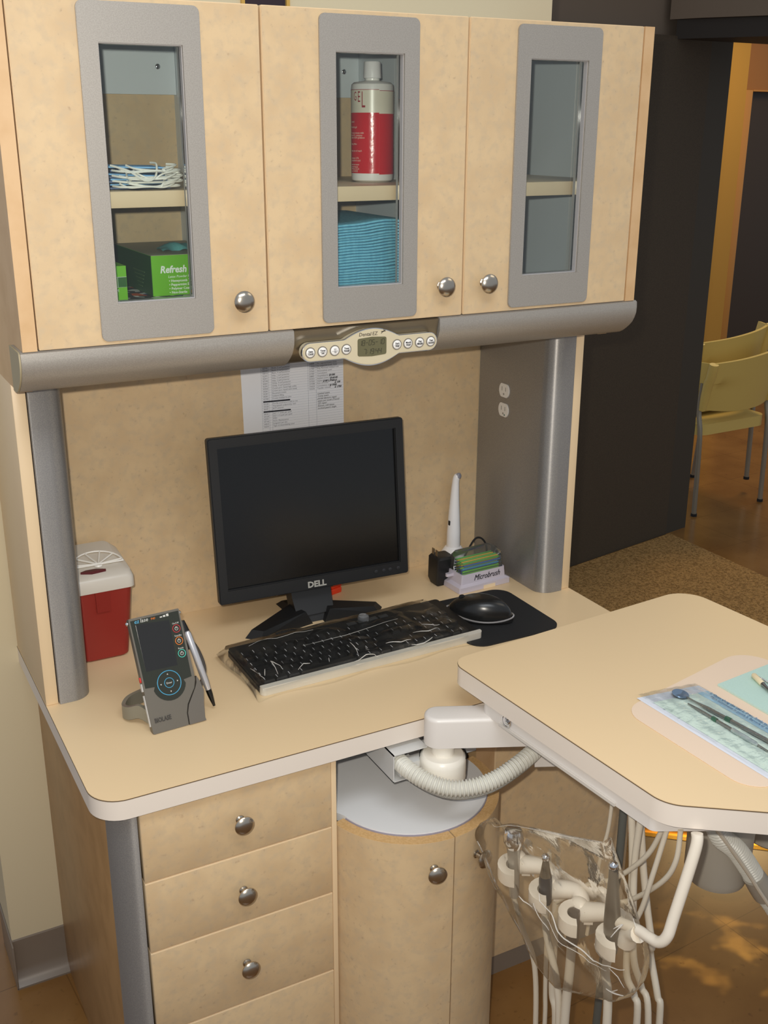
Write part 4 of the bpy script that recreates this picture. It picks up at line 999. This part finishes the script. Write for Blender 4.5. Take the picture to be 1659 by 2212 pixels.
# holder bar
row_d = Vector((math.cos(R(94.5)), math.sin(R(94.5)), 0))
part('holder_bar', MB().tube([(.6150, -.6440, TZ-.034), (.6110, -.6480, .020), (.5870, -.6485, -.070), (.5790, -.6485, -.098), (.5745, -.6400, -.112), (.5735, -.6230, -.117), (.5735, -.60, -.122), (.570, -.56, -.135)], .0075, 14, sub=8), mat('bar_white', (232, 222, 206), .25), tray, label='bent cream tube carrying the holders')
HOLD = [Vector((.5517, -.3536, -.1884)), Vector((.5574, -.4256, -.1859)), Vector((.5624, -.4896, -.1818)), Vector((.5682, -.5636, -.1676))]
HW = mat('holder_white', (244, 236, 224), .35)
rb = []
for k, h in enumerate(HOLD):
    nx = Vector((1, .1, .25)).normalized()
    # C-shaped clip: thick ring open to the front left
    rg = []
    for a in range(-30, 241, 18):
        c_, s_ = math.cos(R(a)), math.sin(R(a)); 
        rg.append((c_, s_))
    mbh = MB(); prof_ = []
    M_ = basis((1, -.05, .1), (.05, 1, .1), h)
    outer = [(.0245*c_, .0245*s_) for c_, s_ in rg]; inn = [(.0120*c_, .0120*s_) for c_, s_ in rg[::-1]]
    q = MB().prism(outer+inn, -.011, .013)
    mbh.add([M_ @ v for v in q.v], q.f)
    nxt = HOLD[k+1] if k < 3 else Vector((.5725, -.605, -.125))
    mid = (h+nxt)/2+Vector((.030, 0, .016))
    mbh.tube([h+Vector((.018, .004, .002)), mid, nxt+Vector((.020, .010, .004))] if k < 3 else [h+Vector((.016, -.006, .002)), (h+nxt)/2+Vector((.008, 0, .006)), nxt], .009, 12, sub=6, rads=[.0150, .0120, .0115])
    mbh.sphere(h+Vector((.016, .012, .008)), .0130, 14, scale=(1, 1.2, 1))
    part('handpiece_holder', mbh, HW, tray, label='white C-shaped holder')
# hanging tubing of the unit
def tubing(pts, r, m, label):
    part('tubing', MB().tube(pts, r, 10, sub=8), m, tray, label=label)
tubing([(.66, -.437, .022), (.66, -.4332, -.0921), (.655, -.425, -.16), (.65, -.415, -.30)], .0028, HOSEW, 'thin cream tube')
tubing([(.68, -.4385, .022), (.68, -.4388, -.1518), (.678, -.4374, -.2149), (.675, -.43, -.30), (.675, -.42, F+.01)], .0062, HOSED, 'dark grey tube')
tubing([(.64, -.492, .022), (.64, -.5083, -.0918), (.64, -.5140, -.1739), (.638, -.52, -.28), (.640, -.5382, -.31), (.640, -.549, -.36), (.64, -.55, F+.01)], .0052, HOSEW, 'straight pale tube')
tubing([(.628, -.533, .022), (.63, -.5243, -.0778), (.63, -.5292, -.1514), (.64, -.53, -.25), (.66, -.5297, -.309), (.66, -.5511, -.3604), (.66, -.57, F+.01)], .0050, HOSEW, 'pale tube')
tubing([(.66, -.485, .022), (.66, -.5072, -.0995), (.66, -.5260, -.1729), (.66, -.5422, -.2250), (.68, -.5213, -.2656), (.68, -.5435, -.3232), (.68, -.5531, -.3678), (.68, -.56, F+.01)], .0052, HOSEW, 'pale tube drifting outward')
tubing([(.623, -.583, .022), (.62, -.5587, -.0478), (.615, -.505, -.1217), (.600, -.47, -.15), (.575, -.43, -.20)], .0036, HOSEW, 'looping tube to the holders')
tubing([(.612, -.597, .022), (.61, -.5811, -.0622), (.61, -.5615, -.1435), (.595, -.54, -.19), (.576, -.52, -.21)], .0036, HOSEW, 'looping tube to the holders')
tubing([(.62, -.6116, .024), (.62, -.6093, -.0251), (.62, -.5889, -.0715), (.62, -.5321, -.1416), (.605, -.50, -.165), (.58, -.48, -.19)], .0036, HOSEW, 'long looping tube')
tubing([(.600, -.375, -.16), (.600, -.385, -.39), (.600, -.39, -.473), (.60, -.39, F+.01)], .0036, HOSEW, 'thin tube behind the bag')
tubing([(.590, -.41, -.19), (.590, -.4148, -.3727), (.590, -.4288, -.4344), (.59, -.43, F+.01)], .0058, HOSEW, 'pale tube behind the bag')
# handpieces hanging in the holders
HG = 'handpieces hanging in the holders'
h = HOLD[0]
t = thing('syringe_handpiece', 'wide chrome topped handpiece in the holder farthest from the bar, under the plastic bag', 'handpiece', tuple(h), HG)
part('barrel', MB().lathe([(.0075, -.045), (.0085, -.02), (.0095, .03), (.0105, .040)], h, (-.02, .06, 1), 20), mat('smoky_grip', (176, 172, 164), .25, metal=.4), t)
part('head', MB().lathe([(.0105, .040), (.0150, .050), (.0155, .062), (.0125, .070), (.004, .072)], h, (-.02, .06, 1), 20), CHROME, t, label='chrome head')
part('hose', MB().tube([h+Vector((0, 0, -.043)), h+Vector((.012, -.012, -.10)), h+Vector((.03, -.025, -.17)), h+Vector((.036, -.03, -.30)), (.59, -.385, F+.012)], .0042, 10, sub=8), HOSEW, t)
h = HOLD[1]
t = thing('scaler_handpiece', 'dark blue handpiece with a silver ball tip, second in the holders', 'handpiece', tuple(h), HG)
part('grip', MB().lathe([(.0080, -.012), (.0095, -.008), (.0098, .026), (.0088, .034)], h, (-.02, .05, 1), 20), mat('dark_blue_grip', (34, 42, 58), .22), t)
part('nose', MB().lathe([(.0086, .034), (.0070, .042), (.0048, .056), (.0040, .060)], h, (-.02, .05, 1), 18), mat('grey_nose', (120, 112, 100), .3, metal=.5), t)
part('tip', MB().sphere(h+Vector((-.0013, .0033, .0645)), .0062, 14), CHROME, t, label='silver ball tip')
part('hose', MB().tube([h+Vector((0, 0, -.010)), h+Vector((0, 0, -.030)), (.557, -.4378, -.2549), (.559, -.4622, -.3113), (.563, -.470, -.40), (.57, -.47, F+.012)], .0055, 12, sub=8), HOSEW, t)
h = HOLD[2]
t = thing('short_handpiece', 'short grey handpiece sunk low in the third holder', 'handpiece', tuple(h), HG)
part('barrel', MB().lathe([(.0075, -.052), (.0090, -.046), (.0092, .000), (.0080, .006), (.0, .0062)], h+Vector((0, .004, .006)), (0, 0, 1), 20), mat('steel_grey', (120, 112, 108), .3, metal=.7), t)
part('hose', MB().tube([h+Vector((0, .004, -.044)), (.5625, -.4850, -.2785), (.5625, -.4821, -.3755), (.565, -.48, F+.012)], .0068, 12, sub=8), HOSEW, t)
h = HOLD[3]
t = thing('drill_handpiece', 'long dark grey tapered handpiece with a round head in the holder nearest the bar', 'handpiece', tuple(h), HG)
part('barrel', MB().lathe([(.0075, -.030), (.0115, .0), (.0118, .015), (.0100, .045), (.0066, .085), (.0058, .100)], h+Vector((0, .004, .012)), (-.02, .06, 1), 20), mat('gunmetal', (112, 106, 98), .34, metal=.6), t)
part('head', MB().sphere(h+Vector((-.002, .0105, .1165)), .0070, 14), CHROME, t, label='round chrome head')
part('hose', MB().tube([h+Vector((0, .004, -.016)), (.568, -.5537, -.2258), (.568, -.5655, -.3058), (.57, -.566, F+.012)], .0062, 12, sub=8), HOSEW, t)

# plastic bag over the handpieces
BAG = film('bag_film', (254, 252, 247), .10, ior=1.14, haze=.10, bump=(60, .5, .002), hazecol=(226, 202, 168))
P0 = Vector((.5749, -.6485, 0)); nrm = Vector((row_d.y, -row_d.x, 0)); nrm = nrm if nrm.x < 0 else -nrm     # towards the viewer's left
# outline along (distance s on the holder row, height z): top edge and bottom edge
TOPE = [(.393, -.178), (.376, -.150), (.354, -.130), (.338, -.134), (.312, -.116), (.250, -.088), (.180, -.058), (.121, -.031), (.111, -.017), (.098, -.039), (.082, -.072), (.058, -.099), (.041, -.124), (.035, -.135)]
BOTE = [(.390, -.184), (.376, -.192), (.350, -.210), (.327, -.227), (.300, -.252), (.273, -.276), (.250, -.302), (.227, -.319), (.185, -.324), (.124, -.289), (.076, -.262), (.045, -.228), (.030, -.195), (.032, -.160)]
def lerp_path(P, t):
    f = t*(len(P)-1); i = min(int(f), len(P)-2); k = f-i; return (P[i][0]*(1-k)+P[i+1][0]*k, P[i][1]*(1-k)+P[i+1][1]*k)
random.seed(11)
def tri(x): x = x/(2*PI); return 4*abs(x-math.floor(x+.5))-1
bw = []
for _ in range(9):
    an_ = random.uniform(0, PI); wl = random.uniform(.045, .13); bw.append((2*PI/wl*math.cos(an_), 2*PI/wl*math.sin(an_), random.uniform(0, 6.3), wl*random.uniform(.020, .040)))
def bag(side):
    def f(u, v):
        a = lerp_path(TOPE, u); b_2 = lerp_path(BOTE, u); s = a[0]*(1-v)+b_2[0]*v; z = a[1]*(1-v)+b_2[1]*v
        bul = (math.sin(PI*min(max(u, 0), 1))**.6)*(math.sin(PI*v)**.55)
        w = sum(am*tri(fx*s+fz*z+p+(side*1.3)+.8*math.sin(17*s-23*z+p)) for fx, fz, p, am in bw)
        cr = 0
        return P0+row_d*s+Vector((0, 0, z))+nrm*(side*(.030*bul+.002)+(w+cr)*bul*.9-.001)
    return f
mbg = MB().grid(bag(1), 130, 84); mbg.grid(bag(-1), 130, 84)
fa, fb_ = bag(1), bag(-1)
for (g) in (lambda t_: (t_, 1), lambda t_: (0, t_), lambda t_: (1, t_)):
    for k in range(40):
        p, q = g(k/40), g((k+1)/40); mbg.quad(fa(*p), fa(*q), fb_(*q), fb_(*p))
pbag = solo('plastic_bag', mbg, BAG, tuple(P0+row_d*.2+Vector((0, 0, -.3))), 'clear crumpled plastic bag hung over the handpieces below the tray', 'plastic bag', sharp=180)
FOLD_GLINT = mat('film_fold_glint', (250, 246, 238), .12, spec=1, alpha=.55)  # glints of the bag folds, put in as pale tubes
def fold_glint(fn, path, r, n=10):
    pts = []
    for (u0, v0), (u1, v1) in zip(path[:-1], path[1:]):
        for k in range(n):
            t_ = k/n; pts.append(fn(u0+(u1-u0)*t_, v0+(v1-v0)*t_))
    pts.append(fn(*path[-1])); m_ = len(pts)
    return MB().tube(pts, r, 6, rads=[r*(.35+.65*math.sin(PI*(i+.3)/m_)) for i in range(m_)])
off_ = nrm*.0007
fb1 = lambda u, v: fa(u, v)+off_
def uv_of(ps, pz_):
    best = None
    for i_ in range(61):
        for j_ in range(61):
            p = fa(i_/60, j_/60); e = ((p-P0).dot(row_d)-ps)**2+(p.z-pz_)**2
            if best is None or e < best[0]: best = (e, i_/60, j_/60)
    return best[1:]
cm = MB()
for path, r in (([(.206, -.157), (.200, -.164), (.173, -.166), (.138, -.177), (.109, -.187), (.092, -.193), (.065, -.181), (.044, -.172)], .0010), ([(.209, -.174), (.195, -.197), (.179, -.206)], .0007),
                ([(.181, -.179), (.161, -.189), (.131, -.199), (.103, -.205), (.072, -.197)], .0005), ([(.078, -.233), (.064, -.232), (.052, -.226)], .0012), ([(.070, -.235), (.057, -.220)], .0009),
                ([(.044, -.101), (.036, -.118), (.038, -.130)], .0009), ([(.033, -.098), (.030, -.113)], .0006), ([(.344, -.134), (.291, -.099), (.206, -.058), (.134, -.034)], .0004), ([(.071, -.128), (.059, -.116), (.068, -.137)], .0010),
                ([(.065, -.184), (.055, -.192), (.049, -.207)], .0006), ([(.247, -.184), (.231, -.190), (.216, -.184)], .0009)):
    q = fold_glint(fb1, [uv_of(*p) for p in path], r, 6); cm.add(q.v, q.f)
part('fold_glints', cm, FOLD_GLINT, pbag, label='highlights on the crumpled folds, made as pale strips')

# grey canister, second corrugated hose and pipe under the tray
GREYC = mat('canister_grey', (178, 172, 160), .45)
cn = thing('suction_canister', 'grey cylindrical canister hanging under the front of the tray', 'canister', (.888, -.450, -.262))
part('body', MB().lathe([(.036, -.262), (.045, -.258), (.0500, -.244), (.0515, -.10), (.0515, .020)], (.884, -.440, 0), Z, 40), GREYC, cn)
hp2 = [(.800, -.50, -.085), (.8158, -.50, -.1219), (.8539, -.50, -.1594), (.8879, -.50, -.2050), (.915, -.50, -.245), (.96, -.505, -.31), (1.02, -.52, -.40)]
hq, _ = smooth_path([Vector(p) for p in hp2], 14)
fine = []
for i in range(len(hq)-1):
    for k in range(6): fine.append(hq[i].lerp(hq[i+1], k/6))
tot = 0; rads_ = []
for i, p in enumerate(fine):
    if i: tot += (p-fine[i-1]).length
    rads_.append(.0148+.0017*math.cos(2*PI*tot/.0062))
sh2 = thing('suction_hose', 'grey corrugated suction hose slanting down under the tray with a smooth collar', 'hose', (.9, -.5, -.25))
part('hose', MB().tube(fine, .015, 16, rads=rads_), HOSE, sh2)
part('collar', MB().tube([(.8990, -.50, -.2225), (.9200, -.50, -.2520), (.9300, -.501, -.267)], .0185, 18, rads=[.0172, .0192, .0192]), GREYC, sh2)
part('lead', MB().tube([(.7720, -.515, -.072), (.7800, -.515, -.0790), (.86, -.515, -.185), (.90, -.52, -.245), (.95, -.53, -.32)], .0030, 8, sub=8), HOSEW, sh2, label='thin cream lead along the hose')
solo('support_pillar', MB().lathe([(.05, -.24), (.055, -.235), (.055, .020)], (1.03, -.42, 0), Z, 32), GREYC, (1.03, -.42, -.24), 'thick grey pillar under the tray at the right edge of the photo', 'pillar')

# ================================================================ things on the tray
PMAT = mat('pinkish_mat', (236, 212, 188), .5)
mpol = [(.690, -.408), (.985, -.346), (1.04, -.60), (.700, -.655)]
solo('tray_mat', MB().prism(round_poly(mpol, [.04, .045, .03, .04], 10), TZ+.0003, TZ+.0010), PMAT, (.85, -.5, TZ), 'thin pinkish rounded mat lying on the cream tray', 'mat')
# sterilisation pouch
pu = thing('sterile_pouch', 'blue and white sterile pouch with instruments sealed inside, nearest the tray corner', 'pouch', (.79, -.5, TZ+.0012))
def pq(u, v): # u across 0..1, v along 0..1
    a = Vector((.738, -.392)); e1 = Vector((.100, -.012)); e2 = Vector((.0100, -.250))
    p = a+e1*u+e2*v; return p
def flat(u0, u1, v0, v1, z, amp=0, n=14, seed=0):
    return MB().grid(lambda u, v: Vector((*pq(u0+(u1-u0)*u, v0+(v1-v0)*v), z+amp*(.5+.5*math.sin(9*u+seed)*math.sin(13*v+2*u+seed))*math.sin(PI*u)**.5)), n, n*2)
part('paper_back', flat(-.08, 1.0, .0, 1.0, TZ+.0014, .0006), mat('pouch_paper', (226, 230, 240), .6), pu, label='white paper back')
part('blue_sheet', flat(.03, .80, .085, 1.0, TZ+.0024, .0008, seed=1), mat('pouch_blue', (222, 240, 230), .5), pu, label='pale blue sheet')
stp = part('printed_strip', flat(.80, .985, .085, 1.0, TZ+.0026, .0010, seed=2), mat('pouch_strip', (176, 216, 238), .5), pu, label='blue strip with small print')
e2 = Vector((.0100, -.250, 0)).normalized()
pq0 = pq(.925, .12); q = text_mb('1. Open along the seal 2. Press firmly to close 3. Fold for sterility indicator', .0066, (pq0.x, pq0.y, TZ+.0046), e2, Vector((.9928, .0397, 0)))
pq0 = pq(.850, .16); q2 = text_mb('Place instruments in pouch 5. Remove or crush with peel below', .0060, (pq0.x, pq0.y, TZ+.0046), e2, Vector((.9928, .0397, 0))); q.add(q2.v, q2.f)
part('lettering', q, mat('print_blue', (104, 146, 186), .5), stp)
POUCHF = film('pouch_film', (253, 254, 253), .06, ior=1.20, haze=.03, bump=(70, .9, .005))
part('film', MB().grid(lambda u, v: Vector((*pq(-.02+1.0*u, -.02+1.02*v), TZ+.0035+.0065*(math.sin(PI*u)**.6)*(min(1, v*5+.15))+.0005*math.sin(22*v+6*u)+.0004*math.sin(31*u+9*v))), 40, 60), POUCHF, pu, label='clear crinkled film', sharp=180)
STL = mat('steel', (150, 150, 148), .25, metal=.9)
im = thing('dental_mirror', 'dental mirror with round head and green banded handle inside the blue pouch', 'dental mirror', (.79, -.45, TZ+.004))
mc = Vector((.7905, -.4170, TZ+.0058)); md = Vector((.09, -1, 0)).normalized()
part('head', MB().lathe([(.0118, -.0012), (.0128, 0), (.0118, .0012)], mc, (.1, -.1, 1), 28), mat('mirror_blue_grey', (120, 146, 176), .15, metal=.3), im, label='round mirror head')
part('handle', MB().tube([mc+md*.012, mc+md*.03, mc+md*.05, mc+md*.16, mc+md*.22], .002, 10, rads=[.0012, .0013, .0030, .0032, .003]), STL, im)
part('band', MB().tube([mc+md*.084, mc+md*.093], .0038, 12), mat('green_band', (40, 110, 80), .4), im, label='green band')
ix = thing('explorer_probe', 'slim steel probe with a clear sleeve lying beside the mirror in the blue pouch', 'probe', (.775, -.50, TZ+.004))
s0 = Vector((.7810, -.4430, TZ+.0050)); sd = Vector((.03, -1, 0)).normalized()
part('handle', MB().tube([s0, s0+sd*.02, s0+sd*.09, s0+sd*.15], .002, 10, rads=[.0010, .0024, .0026, .0012]), STL, ix)
part('band', MB().tube([s0+sd*.048, s0+sd*.056], .0034, 12), MATS['green_band'], ix, label='green band')
part('sleeve', MB().tube([s0+sd*.085, s0+sd*.125, s0+sd*.132], .0034, 12, rads=[.0036, .0036, .0012]), mat('sleeve_clear', (190, 200, 200), .15, metal=.4), ix)
# blue bib with its clip and chain
bp_ = [(.8630, -.4180), (1.02, -.4020), (1.03, -.56), (.8650, -.5500)]
solo('dental_bib', MB().prism(bp_, TZ+.0012, TZ+.0042), mat('bib_blue', (190, 218, 208), .75, bump=(800, .5, .001)), (.94, -.48, TZ+.0012), 'folded pale blue bib on the tray behind the pouch', 'bib')
cl = thing('bib_clip', 'white bib clip with a silver ball chain on the pale blue bib', 'clip', (.92, -.45, TZ+.0045))
c0 = Vector((.9260, -.4270, TZ+.0085)); cd_ = Vector((-.32, -.95, 0)).normalized()
part('clip_body', MB().tube([c0, c0+cd_*.003, c0+cd_*.028, c0+cd_*.030], .0045, 14, rads=[.0030, .0044, .0044, .0040]), mat('clip_cream', (240, 222, 184), .35), cl, label='cream clip body')
part('clip_jaw', MB().tube([c0+cd_*.030, c0+cd_*.037, c0+cd_*.055], .003, 10, rads=[.0040, .0030, .0022]), STL, cl)
chn = MB()
for k in range(24):
    t_ = k/23; chn.sphere(c0+Vector((.0075, 0, -.0015))+cd_*(.006+.062*t_)+Vector((.006*math.sin(t_*4), 0, -.0010)), .0016, 8)
part('ball_chain', chn, CHROME, cl, label='silver ball chain')

# ================================================================ lights
def area(name, loc, rot, sx, sy, e, colr):
    l = bpy.data.lights.new(name, 'AREA'); l.shape = 'RECTANGLE'; l.size = sx; l.size_y = sy; l.energy = e; l.color = colr
    o = bpy.data.objects.new(name, l); col.objects.link(o); o.location = (loc[0], loc[1], loc[2]+H); o.rotation_euler = rot; return o
cam_loc = Vector((-.270284, -1.474782, .865739))
cam_rot = (1.23338882, 0, 0)
Rm = Matrix.Rotation(-.490134, 3, 'Z') @ Matrix.Rotation(1.23338882, 3, 'X') @ Matrix.Rotation(.0032857, 3, 'Z')
# the camera's flash, up and to the left of the lens
fl_ = bpy.data.lights.new('camera_flash', 'SPOT'); fl_.energy = 63; fl_.shadow_soft_size = .010; fl_.spot_size = R(86); fl_.spot_blend = .75; fl_.color = (1, .93, .82)
fo = bpy.data.objects.new('camera_flash', fl_); col.objects.link(fo)
off = Rm @ Vector((-.030, .040, 0)); fo.location = (*(cam_loc+off).to_2d(), cam_loc.z+off.z+H)
fo.rotation_euler = (Rm @ Matrix.Rotation(R(4), 3, 'X')).to_euler()
# ceiling fluorescents of the room
area('ceiling_light', (.1, -1.2, 1.75), (0, 0, 0), 1.2, .6, 14, (.92, .96, 1))
area('ceiling_light', (2.0, -.6, 1.75), (0, 0, 0), 1.2, .6, 4, (1, .86, .62))
# added spot, no real fixture: its noise pattern throws the bright floor patch
gl_ = bpy.data.lights.new('added_floor_glint', 'SPOT'); gl_.energy = 120; gl_.spot_size = R(9.5); gl_.spot_blend = .3; gl_.shadow_soft_size = .004; gl_.color = (1, .92, .48)
gl_.use_nodes = True; gn = gl_.node_tree; ge = gn.nodes['Emission']
gt = gn.nodes.new('ShaderNodeTexCoord'); gz = gn.nodes.new('ShaderNodeTexNoise'); gz.inputs['Scale'].default_value = 22; gz.inputs['Detail'].default_value = 4
gn.links.new(gt.outputs['Normal'], gz.inputs['Vector']); gr_ = gn.nodes.new('ShaderNodeMapRange'); gr_.inputs['From Min'].default_value = .53; gr_.inputs['From Max'].default_value = .66
gn.links.new(gz.outputs['Fac'], gr_.inputs['Value']); gn.links.new(gr_.outputs['Result'], ge.inputs['Strength'])
go = bpy.data.objects.new('added_floor_glint', gl_); col.objects.link(go); gp = Vector((2.1, -.75, .45)); gq = Vector((1.19, -.215, F))
go.location = (gp.x, gp.y, gp.z+H); go.rotation_euler = (gq-gp).to_track_quat('-Z', 'Y').to_euler()
# warm lamp of the far room
area('far_lamp', (4.3, 2.6, 1.7), (0, 0, 0), .6, .6, 23, (1, .66, .25))
w = bpy.data.worlds.new('World'); scene.world = w; w.use_nodes = True
bg = w.node_tree.nodes['Background']; bg.inputs['Color'].default_value = (.84, .91, 1, 1); bg.inputs['Strength'].default_value = .47

# ================================================================ camera
cd = bpy.data.cameras.new('Camera'); cam = bpy.data.objects.new('Camera', cd); col.objects.link(cam)
cam.location = (cam_loc.x, cam_loc.y, cam_loc.z+H); cam.rotation_euler = Rm.to_euler()
cd.sensor_fit = 'HORIZONTAL'; cd.sensor_width = 36; cd.lens = 2362.368/1659*36; cd.clip_start = .02; cd.clip_end = 60
scene.camera = cam
scene.view_settings.view_transform = 'Standard'; scene.view_settings.look = 'None'
scene.view_settings.exposure = 0.0; scene.view_settings.gamma = 1; scene.view_settings.use_curve_mapping = False
scene.cycles.max_bounces = 10; scene.cycles.transparent_max_bounces = 24; scene.cycles.caustics_reflective = False; scene.cycles.caustics_refractive = False
